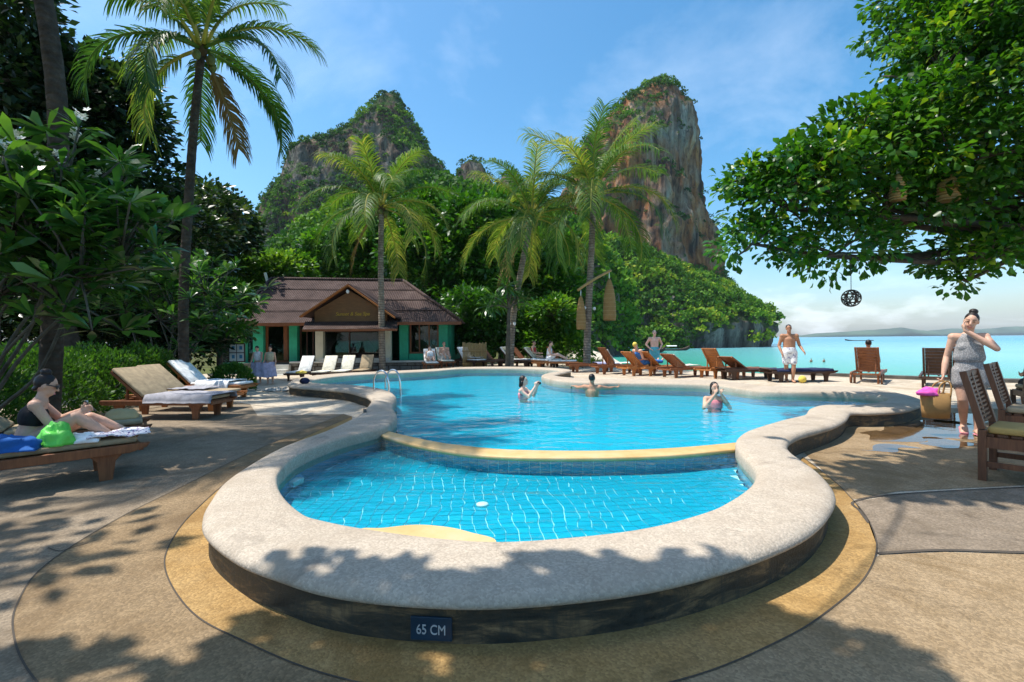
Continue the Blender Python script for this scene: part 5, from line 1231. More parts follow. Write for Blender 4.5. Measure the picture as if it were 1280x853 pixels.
m = MB(); m.ell((0, 0, 0.11), (0.11, 0.11, 0.11), None, 16, 10); o = m.build('beach_ball', 'cloth_yellow', None, True); o.location = U(1003, 479, 0); tag(o, 'small yellow ball on the terrace by the dark blue towel lounger', 'ball')
t = thing('backpack', 'small dark backpack on the rim by the steps', 'backpack', tuple(U(381, 480, 0.25)[:2]) + (0.254,)); m = MB(); m.ell((0, 0, 0.075), (0.13, 0.09, 0.085)); m.build('body', 'cloth_navy', t, True)
m = MB(); m.tube(catmull([(-0.07, -0.07, 0.03), (-0.08, -0.11, 0.08), (-0.04, -0.06, 0.15)], 4), 0.012, 6); m.build('strap', 'cloth_black', t, True)
wood('wood_brown', (0.09, 0.036, 0.018), (0.19, 0.078, 0.036))
# slatted wooden chairs, right edge
def slat_chair(label, loc, rz, wd='wood_dark', cushion='mattress_yellow', W=0.58, n=12):
    """faces local -y"""
    t = thing('slatted_chair', label, 'chair', loc, rz); h = 0.44
    for sx_ in (-1, 1):
        m = MB(); m.beam((sx_ * W / 2, 0.27, 0), (sx_ * W / 2, 0.27, 0.48), 0.065, 0.06, up=(0, 1, 0)); m.build('leg', wd, t, bevel=0.004)
        m = MB(); m.beam((sx_ * W / 2, 0.27, 0.485), (sx_ * W / 2, 0.40, 1.02), 0.065, 0.055, up=(0, 1, 0)); m.build('back_post', wd, t, bevel=0.004)
        m = MB(); m.beam((sx_ * W / 2, -0.27, 0), (sx_ * W / 2, -0.27, h - 0.04), 0.065, 0.06, up=(0, 1, 0)); m.build('leg', wd, t, bevel=0.004)
        MB().beam((sx_ * W / 2, -0.24, h - 0.075), (sx_ * W / 2, 0.24, h - 0.075), 0.04, 0.10).build('seat_rail', wd, t); MB().beam((sx_ * W / 2, -0.24, 0.16), (sx_ * W / 2, 0.24, 0.16), 0.03, 0.05).build('stretcher', wd, t)
    for y in (-0.27, 0.27): MB().beam((-W / 2 + 0.035, y, h - 0.075), (W / 2 - 0.035, y, h - 0.075), 0.04, 0.10).build('seat_rail', wd, t)
    for k in range(6): MB().box((0, -0.23 + k * 0.092, h - 0.012), (W - 0.07, 0.07, 0.022)).build('seat_slat', wd, t)
    MB().beam((0, 0.29, 0.52), (0, 0.395, 1.0), 0.06, 0.03, up=(0, 1, 0)).build('back_splat', wd, t)
    for k in range(n):
        s = k / (n - 1); z = 0.55 + 0.44 * s; y = 0.27 + 0.13 * (z - 0.485) / 0.535
        MB().box((0, y, z), (W - 0.065, 0.022, 0.022 if k < n - 1 else 0.05)).build('back_slat', wd, t)
    m = MB(); m.box((0, -0.02, h + 0.035), (W - 0.05, 0.52, 0.065)); m.build('cushion', cushion, t, True, bevel=0.02)
    return t
slat_chair('slatted wooden chair with a yellow seat cushion, back turned to the pool', (4.82, 4.52, 0), R(38), 'wood_brown')
slat_chair('dark slatted chair turned side on behind the yellow cushioned chair', (6.22, 5.72, 0), R(38), 'wood_brown', 'cushion_tan')

# pool ladder
lt = U(474, 489, 0.25); ld_ = thing('pool_ladder', 'chrome pool ladder hooked over the far left rim', 'ladder', (lt.x, lt.y, 0.254), R(-28)); ld_.scale = (0.85, 0.8, 0.85)
for y in (0, 0.46):
    m = MB(); m.tube(catmull([(-0.18, y, 0), (-0.17, y, 0.28), (-0.06, y, 0.47), (0.12, y, 0.52), (0.27, y, 0.40), (0.33, y, 0.12), (0.35, y, -0.5)], 6), 0.024, 10); m.build('rail', 'chrome', ld_, True)
for z in (-0.18, -0.42): MB().box((0.35, 0.23, z), (0.09, 0.43, 0.03)).build('tread', 'chrome', ld_, bevel=0.004)
# drain slot on the rim, pebble bed
dq = U(456, 514, 0.25); o = MB().box((0, 0, 0), (0.05, 0.34, 0.006)).build('rim_slot', 'metal_dark', pool); o.location = (dq.x, dq.y, 0.258); o.rotation_euler = (0, 0, R(18))
pq = U(352, 488, 0); t = thing('pebble_bed', 'small round bed of pale pebbles at the end of the pool rim', 'pebble bed', pq)
m = MB()
for k in range(150):
    a = rr.random() * 6.28; r = 0.42 * math.sqrt(rr.random()); s = rr.uniform(0.02, 0.045); m.ell((r * math.cos(a) * 1.2, r * math.sin(a), s * 0.5), (s * 1.2, s, s * 0.7), Matrix.Rotation(rr.random() * 3, 3, 'Z'), 7, 5)
m.build('pebbles', plain('pebble', (0.48, 0.45, 0.40), 0.8, 0.3, 4), t, True)['kind'] = 'stuff'
for x, y, s in ((0.42, 0.1, 0.15), (0.30, 0.25, 0.11), (0.5, -0.08, 0.10)):
    m = MB(); m.ell((x, y, s * 0.6), (s * 1.1, s, s * 0.9), None, 10, 8); m.v = [tuple(Vector(p) * (1 + 0.15 * noise.noise(Vector(p) * 9))) for p in m.v]; m.build('rock', 'deck_ochre', t, True)

# ------------------------------------------------------------------ woven lanterns
b = NB('wicker'); p = b.pos()
w1 = b.n('ShaderNodeTexWave', {'Vector': p, 'Scale': 9.0, 'Distortion': 1.5, 'Detail': 2.0}, bands_direction='Z').outputs['Fac']
c = b.mix(b.noise(p, 6, 5), (0.30, 0.17, 0.06), (0.52, 0.34, 0.14)); c = b.mix(b.mr(w1, 0.0, 0.3, 0.6, 0.0), c, (0.12, 0.06, 0.02))
b.done(b.pbr(c, 0.8, b.bump(w1, 0.6, 0.015), 0.2))
def lantern(label, top, h, r, cat='lantern', group='woven bamboo lanterns'):
    t = thing('woven_lantern', label, cat, Vector(top) - Vector((0, 0, h)), 0, group)
    m = MB(); prof = [(r * 0.92, 0.0), (r, h * 0.10), (r * 0.97, h * 0.30), (r * 0.86, h * 0.50), (r * 0.62, h * 0.68), (r * 0.34, h * 0.80), (r * 0.16, h * 0.86)]
    m.lathe(prof, (0, 0, 0), 20, True); m.build('shade', 'wicker', t, True)
    for k in range(9):
        z = h * (0.03 + 0.085 * k); rad = np.interp(z, [q[1] for q in prof], [q[0] for q in prof]); m = MB()
        m.tube([(rad * math.cos(a * .3927) * 1.01, rad * math.sin(a * .3927) * 1.01, z) for a in range(17)], 0.012, 5); m.build('hoop', 'bamboo', t, True)
    m = MB(); m.tube([(0, 0, h * 0.85), (0, 0, h)], 0.02, 6); m.build('cord', 'white_plastic', t, True); return t
pl0 = UD(722, 363, 22.1); pl1 = UD(764, 338, 22.3)
o = MB().tube(catmull([pl0, (pl0 + pl1) / 2 + Vector((0, 0, 0.05)), pl1], 5), 0.06, 8).build('lantern_pole', 'bamboo', None, True); tag(o, 'slanting bamboo pole lashed to the lantern palm', 'pole')
lantern('tall pale woven lantern at the high end of the bamboo pole', UD(761.5, 340, 22.3), 2.25, 0.30); lantern('reddish woven lantern at the low end of the bamboo pole', UD(726, 363, 22.1), 1.8, 0.22)
lantern('stubby woven lantern hanging high inside the almond tree', UD(1185, 205, 8.0), 0.62, 0.15); lantern('small woven lantern hanging left of the stubby one in the almond tree', UD(1122, 212, 8.0), 0.52, 0.11)
wc = UD(1064, 373, 8.4); t = thing('wicker_ball', 'dark open wicker ball hanging under the almond tree', 'wicker ball', wc)
for k in range(14):
    M = Matrix.Rotation(rr.random() * 3.1, 3, 'X') @ Matrix.Rotation(rr.random() * 3.1, 3, 'Y'); m = MB(); m.tube([M @ Vector((0.145 * math.cos(a * .2618), 0.145 * math.sin(a * .2618), 0)) for a in range(25)], 0.007, 5); m.build('hoop', 'wood_dark', t, True)
MB().tube([(0, 0, 0.14), (0, 0, 1.0)], 0.006, 5).build('cord', 'metal_dark', t)
# string lamps on the palm
for px, py, D in ((731, 385, 22.2), (743, 386, 22.2), (637, 405, 22.7), (643, 405, 22.7)):
    tag(MB().ell(UD(px, py, D), (0.07, 0.07, 0.08)).build('bulb_lamp', 'white_plastic', None, True), 'small white globe lamp on the %s side of the %s palm trunk' % ('bungalow' if px in (731, 637) else 'sea', 'lantern' if px > 700 else 'leaning'), 'lamp', 'globe lamps on the palms')

# ------------------------------------------------------------------ boats
def boat(label, loc, rz, L=9.0, canopy=True, col='wood_dark', group='longtail boats on the bay'):
    t = thing('longtail_boat', label, 'boat', loc, rz, group); m = MB(); rs = []
    for k in range(15):
        s = k / 14; x = (s - 0.5) * L; w = 0.85 * math.sin(math.pi * min(1, max(0.04, s * 0.92 + 0.06))) ** 0.7; sh = 0.55 + 1.5 * max(0, s - 0.62) ** 2 * 6 + 0.5 * max(0, 0.2 - s); kb = -0.25 + 3.2 * max(0, s - 0.7) ** 2 * 3
        rs.append([(x, -w, sh), (x, -w * 0.8, (sh + kb) / 2), (x, -w * 0.3, kb), (x, w * 0.3, kb), (x, w * 0.8, (sh + kb) / 2), (x, w, sh), (x, w * 0.86, sh), (x, 0, kb + 0.12), (x, -w * 0.86, sh)])
    m.rings(rs); m.build('hull', col, t, True)
    if canopy:
        m = MB(); m.rings([[(x, 0.8 * math.cos(a), 1.55 + 0.28 * math.sin(a)) for a in [math.pi * k / 8 for k in range(9)]] + [(x, 0.78 * math.cos(a), 1.50 + 0.28 * math.sin(a)) for a in [math.pi * (8 - k) / 8 for k in range(9)]] for x in (-2.4, 1.0)]); m.build('canopy', 'cloth_white', t)
        for x in (-2.3, 0.9):
            for y in (-0.76, 0.76): MB().tube([(x, y, 0.4), (x, y, 1.55)], 0.03, 5).build('post', 'wood_dark', t)
    return t
def sea_at(px, py): return U(px, py, SEA)
boat('longtail boat with white canopy moored under the headland trees', sea_at(793, 441.5), R(10), 10); boat('dark longtail boat moored beside the canopied one', sea_at(812, 441), R(5), 10, False); boat('longtail boat with pale roof close to the headland rocks', sea_at(842, 438.5), R(-8), 11)
boat('low dark longtail boat alone far out on the open sea', sea_at(1074, 426.2), R(175), 26, False, group=None)

# ------------------------------------------------------------------ people
def remeshed(mb, name, mat, parent, vox, smooth_it=4):
    o = mb.build(name, mat, parent, True)
    r = o.modifiers.new('skin', 'REMESH'); r.mode = 'VOXEL'; r.voxel_size = vox; r.use_smooth_shade = True
    s = o.modifiers.new('smooth', 'SMOOTH'); s.factor = 0.5; s.iterations = smooth_it
    return o
def stand(h=1.7, fem=False):
    k = h
    w = 0.098 if fem else 0.112
    J = dict(pel=(0, 0, .53), chest=(0, 0, .735), neck=(0, 0.005, .825), head=(0, -0.012, .925))
    for s, q in ((-1, 'R'), (1, 'L')):
        J['sh' + q] = (s * w, 0, .80); J['el' + q] = (s * (w + .028), .01, .63); J['wr' + q] = (s * (w + .035), -.03, .475)
        J['hip' + q] = (s * .052, 0, .51); J['kn' + q] = (s * .055, -.012, .285); J['an' + q] = (s * .056, .012, .045); J['to' + q] = (s * .066, -.085, .016)
    return {a: Vector(b_) * k for a, b_ in J.items()}
def sit(h=1.7, fem=False, seat=0.45, lean=10, knee=0.0, straight=False):
    """facing -y, hips over the origin at seat height"""
    J = stand(h, fem); p = Vector((0, 0, seat + 0.055 * h)); a = R(lean); up = Vector((0, math.sin(a), math.cos(a))); base = J['pel']
    out = {}
    for kx, v in J.items():
        if kx[:2] in ('hi', 'kn', 'an', 'to'): continue
        d = v - base; out[kx] = p + Vector((d.x, 0, 0)) + up * d.z + Vector((0, math.cos(a), -math.sin(a))) * d.y
    for s, q in ((-1, 'R'), (1, 'L')):
        out['hip' + q] = p + Vector((s * .055 * h, -0.01, -0.01 * h)); th = .235 * h
        if straight:
            out['kn' + q] = out['hip' + q] + Vector((s * .01, -th, knee)); out['an' + q] = out['kn' + q] + Vector((0, -.235 * h * 0.97, -knee)); out['to' + q] = out['an' + q] + Vector((s * .02, -.035 * h, .07 * h))
        else:
            out['kn' + q] = out['hip' + q] + Vector((s * .02, -th, 0.0)); out['an' + q] = Vector((out['kn' + q].x, out['kn' + q].y + 0.02, .045 * h)); out['to' + q] = out['an' + q] + Vector((s * .01, -.09 * h, -.028 * h))
        out['el' + q] = out['sh' + q] + Vector((s * .05, -.06, -.165 * h)); out['wr' + q] = out['el' + q] + Vector((-s * .02, -.14 * h, -.02 * h))
    return out
def hand(mb, w, d, lat, k, curl=0.35, detail=True):
    """palm and five fingers from wrist w along d; lat = thumb side"""
    d = Vector(d).normalized(); lat = Vector(lat); lat = (lat - d * lat.dot(d)).normalized(); n = d.cross(lat)
    p0 = Vector(w); p1 = p0 + d * 0.045 * k
    mb.bone(p0, p1, (0.017 * k, 0.011 * k), (0.024 * k, 0.010 * k), lat, 10)
    for i, (o, l) in enumerate(((0.018, .040), (0.006, .046), (-.006, .043), (-.018, .034))):
        a = p1 + lat * o * k; m_ = a + (d * math.cos(curl) + n * math.sin(curl)) * l * 0.55 * k; e = m_ + (d * math.cos(curl * 2.2) + n * math.sin(curl * 2.2)) * l * 0.5 * k
        mb.bone(a, m_, .0056 * k, .0052 * k, lat, 7); mb.bone(m_, e, .0052 * k, .0045 * k, lat, 7)
    a = p0 + d * 0.014 * k + lat * 0.016 * k; m_ = a + (d * 0.7 + lat * 0.7 + n * 0.25) * 0.024 * k; e = m_ + (d * 0.9 + lat * 0.25 + n * 0.3) * 0.022 * k
    mb.bone(a, m_, .0070 * k, .0062 * k, lat, 7); mb.bone(m_, e, .0060 * k, .0048 * k, lat, 7)
def person(label, loc, rz, J, h, skin='skin_light', fem=False, vox=0.014, hair='hair_dark', hairstyle='short', look=(0, -1, 0), group=None, curl=(0.35, 0.35), thumbs=((0, -1, 0), (0, -1, 0)), legs=True, heavy=1.0):
    t = thing('person', label, 'person', loc, rz, group); k = h; mb = MB(); y = Vector((1, 0, 0))
    lat = (J['shL'] - J['shR']).normalized()
    pel, ch, nk, hd = J['pel'], J['chest'], J['neck'], J['head']; wa = pel.lerp(ch, 0.48)
    hv = heavy
    if fem:
        mb.bone(pel, wa, (.098 * k, .066 * k), (.072 * k, .054 * k), lat, 16); mb.bone(wa, ch, (.072 * k, .053 * k), (.085 * k, .058 * k), lat, 16)
        f = lat.cross((nk - pel).normalized()).normalized()
        for s in (-1, 1): mb.ell(ch + lat * s * .040 * k + ((nk - pel).cross(lat)).normalized() * -.030 * k - (nk - pel).normalized() * .02 * k, (.033 * k, .032 * k, .034 * k))
    else:
        mb.bone(pel, wa, (.088 * k * hv, .064 * k * hv), (.086 * k * hv, .062 * k * hv), lat, 16); mb.bone(wa, ch, (.086 * k * hv, .060 * k * hv), (.102 * k, .066 * k), lat, 16)
    mb.bone(ch, nk - (nk - ch) * 0.15, (.092 * k, .056 * k), (.050 * k, .040 * k), lat, 14)
    mb.bone(nk - (nk - ch) * 0.2, hd - (hd - nk) * 0.35, .031 * k if fem else .036 * k, .030 * k, lat, 10)
    lk = Vector(look).normalized(); up = (hd - nk).normalized(); rgt = lk.cross(up).normalized(); upp = rgt.cross(lk); HM = Matrix((rgt, -lk, upp)).transposed()
    hp = lambda x, yy, z: hd + HM @ (Vector((x, yy, z)) * k)
    mb.ell(hp(0, .006, .010), (.043 * k, .053 * k, .056 * k), HM, 16, 12); mb.ell(hp(0, -.014, -.030), (.033 * k, .036 * k, .034 * k), HM, 14, 10)
    mb.bone(hp(0, -.046, .008), hp(0, -.058, -.014), (.006 * k, .006 * k), (.010 * k, .008 * k), rgt, 8)
    for s in (-1, 1): mb.ell(hp(s * .044, .006, -.002), (.006 * k, .012 * k, .017 * k), HM, 8, 6)
    mb.bone(hp(-.014, -.046, -.038), hp(.014, -.046, -.038), .0055 * k, .0055 * k, upp, 6)
    for q, s in (('R', -1), ('L', 1)):
        sh, el, wr = J['sh' + q], J['el' + q], J['wr' + q]
        mb.bone(ch.lerp(nk, 0.55), sh, (.042 * k, .040 * k), .034 * k if fem else .040 * k, (0, 0, 1), 12)
        mb.bone(sh, el, .029 * k if fem else .034 * k, .022 * k if fem else .026 * k, lat, 12); mb.bone(el, el.lerp(wr, 0.4), .022 * k, .024 * k, lat, 12); mb.bone(el.lerp(wr, 0.4), wr, .024 * k, .0155 * k, lat, 12)
        hand(mb, wr, J.get('hd' + q, wr - el), thumbs[0 if q == 'R' else 1], k, curl[0 if q == 'R' else 1])
        if legs:
            hi, kn, an, to = J['hip' + q], J['kn' + q], J['an' + q], J['to' + q]
            mb.bone(hi, kn, .058 * k if fem else .056 * k, .035 * k, lat, 14); cm = kn.lerp(an, 0.3) ; mb.bone(kn, cm, .034 * k, .036 * k, lat, 12); mb.bone(cm, an, .035 * k, .021 * k, lat, 12)
            mb.bone(an + (an - kn).normalized() * .012 * k, an.lerp(to, 0.6), .024 * k, (.026 * k, .018 * k), lat, 10); mb.bone(an.lerp(to, 0.5), to, (.027 * k, .018 * k), (.024 * k, .011 * k), lat, 10)
    body = remeshed(mb, 'body', skin, t, vox)
    # eyes, brows, lips
    m = MB()
    for s in (-1, 1):
        m = MB(); m.ell(hp(s * .019, -.0455, .006), (.0075 * k, .004 * k, .0035 * k), HM, 8, 6); m.build('eye', 'hair_brown', t, True)
        m = MB(); m.bone(hp(s * .010, -.048, .020), hp(s * .030, -.043, .021), .0025 * k, .002 * k, upp, 6); m.build('eyebrow', 'hair_brown', t, True)
    m = MB(); m.bone(hp(-.012, -.0505, -.038), hp(.012, -.0505, -.038), (.0035 * k, .003 * k), (.0035 * k, .003 * k), upp, 6); m.build('lips', 'cloth_pink', t, True)
    m = MB(); m.ell(hp(0, .016, .020), (.047 * k, .054 * k, .054 * k), HM, 14, 10)
    if hairstyle in ('long', 'wet'):
        m.bone(hp(0, .035, .02), hp(0, .052, -.07), (.044 * k, .03 * k), (.036 * k, .02 * k), rgt, 10)
        for s in (-1, 1): m.bone(hp(s * .036, .0, .02), hp(s * .042, .015, -.065), .014 * k, .010 * k, rgt, 8)
    if hairstyle == 'bun': m.ell(hp(.0, .03, .078), (.030 * k, .030 * k, .024 * k), HM, 10, 8); m.bone(hp(0, .03, .0), hp(0, .045, -.03), (.04 * k, .02 * k), (.03 * k, .015 * k), rgt, 8)
    m2 = MB(); m2.v = [p for p in m.v]; m2.f = m.f
    o = remeshed(m, 'hair', hair, t, max(0.006, vox * 0.7), 2)
    return t, lat, HM, hp
def garment(name, t, prims, mat, vox=0.014):
    mb = MB()
    for p in prims:
        if p[0] == 'b': mb.bone(*p[1:5], lat=p[5] if len(p) > 5 else (1, 0, 0), seg=18)
        else: mb.ell(*p[1:])
    return remeshed(mb, name, mat, t, vox, 3)
def shorts(t, J, k, mat, lat, length=0.55, loose=1.18, vox=0.014, hv=1.0):
    pr = [('b', J['pel'] + (J['chest'] - J['pel']) * 0.18, J['pel'], (.094 * k * hv, .071 * k * hv), (.101 * k * hv, .076 * k * hv), lat)]
    for q in 'RL': pr.append(('b', J['hip' + q], J['hip' + q].lerp(J['kn' + q], length), .060 * k * loose, .048 * k * loose, lat))
    return garment('shorts', t, pr, mat, vox)
def brief(t, J, k, mat, lat, vox=0.012):
    pr = [('b', J['pel'] - (J['chest'] - J['pel']) * 0.04, J['pel'] - (J['chest'] - J['pel']) * 0.2, (.104 * k, .072 * k), (.080 * k, .066 * k), lat)]
    return garment('swim_bottom', t, pr, mat, vox)
def band(t, J, k, mat, lat, vox=0.012, name='swim_top', a=-0.28, c=0.02, w=1.06):
    ch, pel = J['chest'], J['pel']; u = (ch - pel).normalized()
    return garment(name, t, [('b', ch + u * a * .1 * k, ch + u * c * .1 * k, (.086 * k * w, .064 * k * w), (.090 * k * w, .066 * k * w), lat)] + [('e', ch + lat * s * .042 * k + ((J['neck'] - pel).cross(lat)).normalized() * -.033 * k - u * .02 * k, (.037 * k, .036 * k, .037 * k)) for s in (-1, 1)], mat, vox)

# -- woman with the basket
wx = U(1212, 544, 0); k = 1.68; J = stand(k, True); sc = lambda *v: Vector(v) * k
J['elR'] = sc(-.135, .015, .635); J['wrR'] = sc(-.165, -.045, .495); J['hdR'] = Vector((-.1, -.1, -1)); J['elL'] = sc(.145, -.10, .705); J['wrL'] = sc(-.038, -.098, .852); J['hdL'] = sc(-.025, .035, .09)
J['head'] = sc(.012, -.022, .925); J['knL'] = sc(.05, -.02, .285); J['knR'] = sc(-.045, -.03, .29); J['anR'] = sc(-.02, .09, .075); J['toR'] = sc(-.03, .02, .012); J['anL'] = sc(.045, -.01, .045); J['toL'] = sc(.06, -.10, .016)
t, lat, HM, hp = person('woman in a grey playsuit walking with one hand at her face, carrying a basket', wx, R(-33), J, k, 'skin_light', True, 0.0075, 'hair_dark', 'bun', (-.25, -1, -.18), None, (1.1, 0.5), ((0, -1, 0), (0, -1, .3)))
u = Vector((0, 0, 1))
garment('playsuit_top', t, [('b', sc(0, 0, .775), sc(0, -.002, .70), (.084 * k, .064 * k), (.088 * k, .074 * k), lat), ('b', sc(0, -.002, .72), sc(0, -.004, .635), (.088 * k, .076 * k), (.103 * k, .080 * k), lat), ('e', sc(-.04, -.034, .715), (.042 * k, .042 * k, .043 * k)), ('e', sc(.04, -.034, .715), (.042 * k, .042 * k, .043 * k)), ('b', sc(-.06, -.01, .76), sc(-.06, .0, .815), .010 * k, .010 * k, lat), ('b', sc(.06, -.01, .76), sc(.06, .0, .815), .010 * k, .010 * k, lat)], 'cloth_speckle', 0.009)
garment('playsuit_shorts', t, [('b', sc(0, 0, .60), sc(0, 0, .52), (.086 * k, .068 * k), (.104 * k, .078 * k), lat), ('b', sc(-.05, -.003, .52), sc(-.052, -.008, .43), .063 * k, .066 * k, lat), ('b', sc(.05, -.003, .52), sc(.055, -.012, .43), .063 * k, .066 * k, lat)], 'cloth_speckle', 0.009)
for q in 'RL':
    m = MB(); a, to = J['an' + q], J['to' + q]; d = (to - a); m.bone(a - Vector((0, 0, 0)) + Vector((0, .02, -.045 * k + .02)) if q == 'L' else a + Vector((0, .02, -.05)), to + Vector((0, -.01, -.004)), (.030 * k, .008 * k), (.028 * k, .007 * k), lat, 10); m.build('sandal', 'cloth_pink', t, True)
# basket
Mz = Matrix.Rotation(R(-33), 3, 'Z'); hb = wx + Mz @ (J['wrR'] + Vector((-.02, -.02, -.10)))
bk_ = thing('basket', 'brown woven shopping basket with a pink cloth on top, carried by the woman', 'basket', (hb.x - 0.16, hb.y - 0.08, 0.24), R(-10))
m = MB(); ringp = lambda sx_, sy_, z: [(sx_ * math.copysign(abs(math.cos(a)) ** .5, math.cos(a)), sy_ * math.copysign(abs(math.sin(a)) ** .5, math.sin(a)), z) for a in [2 * math.pi * q / 24 for q in range(24)]]
m.rings([ringp(.145, .08, 0), ringp(.155, .085, .1), ringp(.165, .09, .34), ringp(.150, .078, .34), ringp(.145, .075, .1)]); m.build('body', 'straw', bk_, True)
for y in (-.08, .08): m = MB(); m.tube(catmull([(-.02, y, .3), (.02, y * .8, .45), (.12, y * .5, .50), (.15, y * .8, .44), (.13, y, .3)], 5), .011, 6); m.build('handle', 'straw', bk_, True)
heap('pink_cloth', 'pink cloth stuffed in the top of the basket', 'cloth', (hb.x - 0.24, hb.y - 0.08, 0.55), (.15, .08, .10), 'cloth_magenta', 31, 1.4)

# -- seated woman with phone (faces +x): local -y -> world +x is rz = +90
k = 1.62; L0 = onA(-0.86, 0.14, 0); P = {}
def W(x, y, z): return Vector((y, -x, z))      # body: x forward -> local -y, y left
J = {'pel': W(0, 0, .49), 'chest': W(.06, 0, .76), 'neck': W(.11, 0, .885), 'head': W(.15, 0, 1.02)}
for s, q in ((-1, 'R'), (1, 'L')):
    J['sh' + q] = W(.08, s * .155, .85); J['hip' + q] = W(.02, s * .085, .475)
J['elR'] = W(.20, -.17, .63); J['wrR'] = W(.40, -.08, .74); J['elL'] = W(.24, .17, .66); J['wrL'] = W(.41, .06, .75)
J['knR'] = W(.37, -.10, .70); J['anR'] = W(.66, -.10, .47); J['toR'] = W(.80, -.11, .45); J['knL'] = W(.47, .10, .66); J['anL'] = W(.78, .11, .47); J['toL'] = W(.92, .12, .47)
J = {a: Vector((v.x, v.y, v.z - 0.075)) for a, v in J.items()}
t, lat, HM, hp = person('woman in a dark bikini and sunglasses sitting on a lounger reading a phone', L0, R(90) + HA * 0.85, J, k, 'skin_light', True, 0.0075, 'hair_dark', 'bun', (0, -1, -.35), None, (0.9, 0.9), ((0, 0, 1), (0, 0, 1)))
band(t, J, k, 'cloth_black', lat, 0.009, a=-.35, c=-.1); brief(t, J, k, 'cloth_black', lat, 0.009)
m = MB()
for s in (-1, 1): m.ell(hp(s * .020, -.051, .006), (.019 * k, .006 * k, .014 * k), HM, 10, 8); m.bone(hp(s * .036, -.044, .010), hp(s * .047, .0, .010), .003 * k, .003 * k, (0, 0, 1), 6)
m.bone(hp(-.01, -.053, .010), hp(.01, -.053, .010), .003 * k, .003 * k, (0, 0, 1), 6); m.build('sunglasses', 'metal_dark', t, True)
o = MB().box((0, 0, 0), (0.010, 0.075, 0.145), M=Matrix.Rotation(R(-38), 3, 'Y')).build('phone', 'metal_dark', None, bevel=0.003); o.location = L0 + Matrix.Rotation(HA * 0.85, 3, 'Z') @ Vector((.475, -0.0, .715)); o.rotation_euler = (0, 0, HA * 0.85); tag(o, 'dark phone held by the seated woman', 'phone')

# -- walking man in white shorts
k = 1.74; mx = U(987, 478, 0); J = stand(k); sc = lambda *v: Vector(v) * k
J['elR'] = sc(-.155, .03, .63); J['wrR'] = sc(-.135, -.06, .50); J['elL'] = sc(.165, .02, .64); J['wrL'] = sc(.19, -.11, .53); J['knL'] = sc(.05, -.05, .285); J['anL'] = sc(.03, -.06, .045); J['toL'] = sc(.03, -.15, .016); J['anR'] = sc(-.03, .06, .05); J['toR'] = sc(-.04, -.03, .016)
J['head'] = sc(-.012, -.02, .925)
t, lat, HM, hp = person('shirtless man in white printed shorts walking along the pool edge', mx, R(-12), J, k, 'skin_tan', False, 0.011, 'hair_dark', 'short', (-.2, -1, -.1), heavy=1.12); shorts(t, J, k, 'shorts_print', lat, 0.72, 1.25, 0.012, 1.14)

# -- couple holding a sarong
base = Vector((BX(322, 19.6), 19.6, gz(-10.3, 19.6)))
k = 1.56; J = stand(k, True); sc = lambda *v: Vector(v) * k; J['elR'] = sc(-.12, -.05, .64); J['wrR'] = sc(-.10, -.16, .56); J['elL'] = sc(.12, -.05, .64); J['wrL'] = sc(.12, -.17, .56); J['head'] = sc(0, -.045, .915)
t, lat, HM, hp = person('woman in a white top holding up a lilac sarong outside the bungalow', base, R(5), J, k, 'skin_light', True, 0.014, 'hair_dark', 'short', (0, -1, -.6)); band(t, J, k, 'cloth_white', lat, 0.016, 'blouse', -.9, .45, 1.12)
b2_ = base + Vector((0.55, -0.1, 0)); k = 1.54; J = stand(k, True); sc = lambda *v: Vector(v) * k; J['elR'] = sc(-.13, .02, .62); J['wrR'] = sc(-.15, -.1, .56); J['elL'] = sc(.13, -.02, .62); J['wrL'] = sc(.13, -.12, .54)
t, lat, HM, hp = person('woman in a yellow top standing inside the lilac sarong', b2_, R(25), J, k, 'skin_light', True, 0.014, 'hair_dark', 'bun', (-.3, -1, -.2)); band(t, J, k, 'cloth_olive', lat, 0.016, 'blouse', -.9, .45, 1.12)
m = MB(); rs = []
for i in range(9):
    z = 0.30 + 0.58 * i / 8; rr2 = 0.56 - 0.10 * i / 8; rs.append([((rr2 + 0.035 * math.sin(j * 1.1 + i * .2)) * math.cos(2 * math.pi * j / 40) * 0.92, (0.30 + 0.03 * math.sin(j * 1.4)) * math.sin(2 * math.pi * j / 40), z + 0.02 * math.sin(j * .7)) for j in range(40)])
m.rings(rs, True, False); o = m.build('sarong', 'cloth_lilac', None, True); o.location = base + Vector((0.30, -0.16, 0)); tag(o, 'lilac patterned sarong held round the two women', 'sarong')

# -- sunbathers and others
def on_lounger(i, s, fwd, lean, k, label, skin, fem, hair, hs, bottom, top=None, straight=True, seat=0.40, knee=0.12, look=(0, -1, -.1)):
    q, h = FL[i] if isinstance(i, int) else i
    J = sit(k, fem, seat, lean, knee, straight); d = Vector((math.cos(h), math.sin(h), 0)); loc = Vector(q) - d * fwd + Vector((0, 0, 0))
    t, lat, HM, hp = person(label, loc, h + R(90), J, k, skin, fem, 0.015, hair, hs, look)
    if fem: brief(t, J, k, bottom, lat, 0.015)
    else: shorts(t, J, k, bottom, lat, 0.6, 1.15, 0.016)
    if top: band(t, J, k, top, lat, 0.016, 'top', -.3 if fem and top != 'cloth_white' else -.9, .1, 1.1)
    return t, J, lat
on_lounger(0, 0, 1.05, 38, 1.68, 'sunbather reclining on the white lounger nearest the stone wall', 'skin_pale', True, 'hair_brown', 'long', 'cloth_white', 'cloth_white')
on_lounger(1, 0, 1.0, 5, 1.70, 'sunbather sitting up with bent knees on the cream lounger by the pool', 'skin_light', False, 'hair_brown', 'short', 'cloth_white', None, True, 0.40, 0.28)
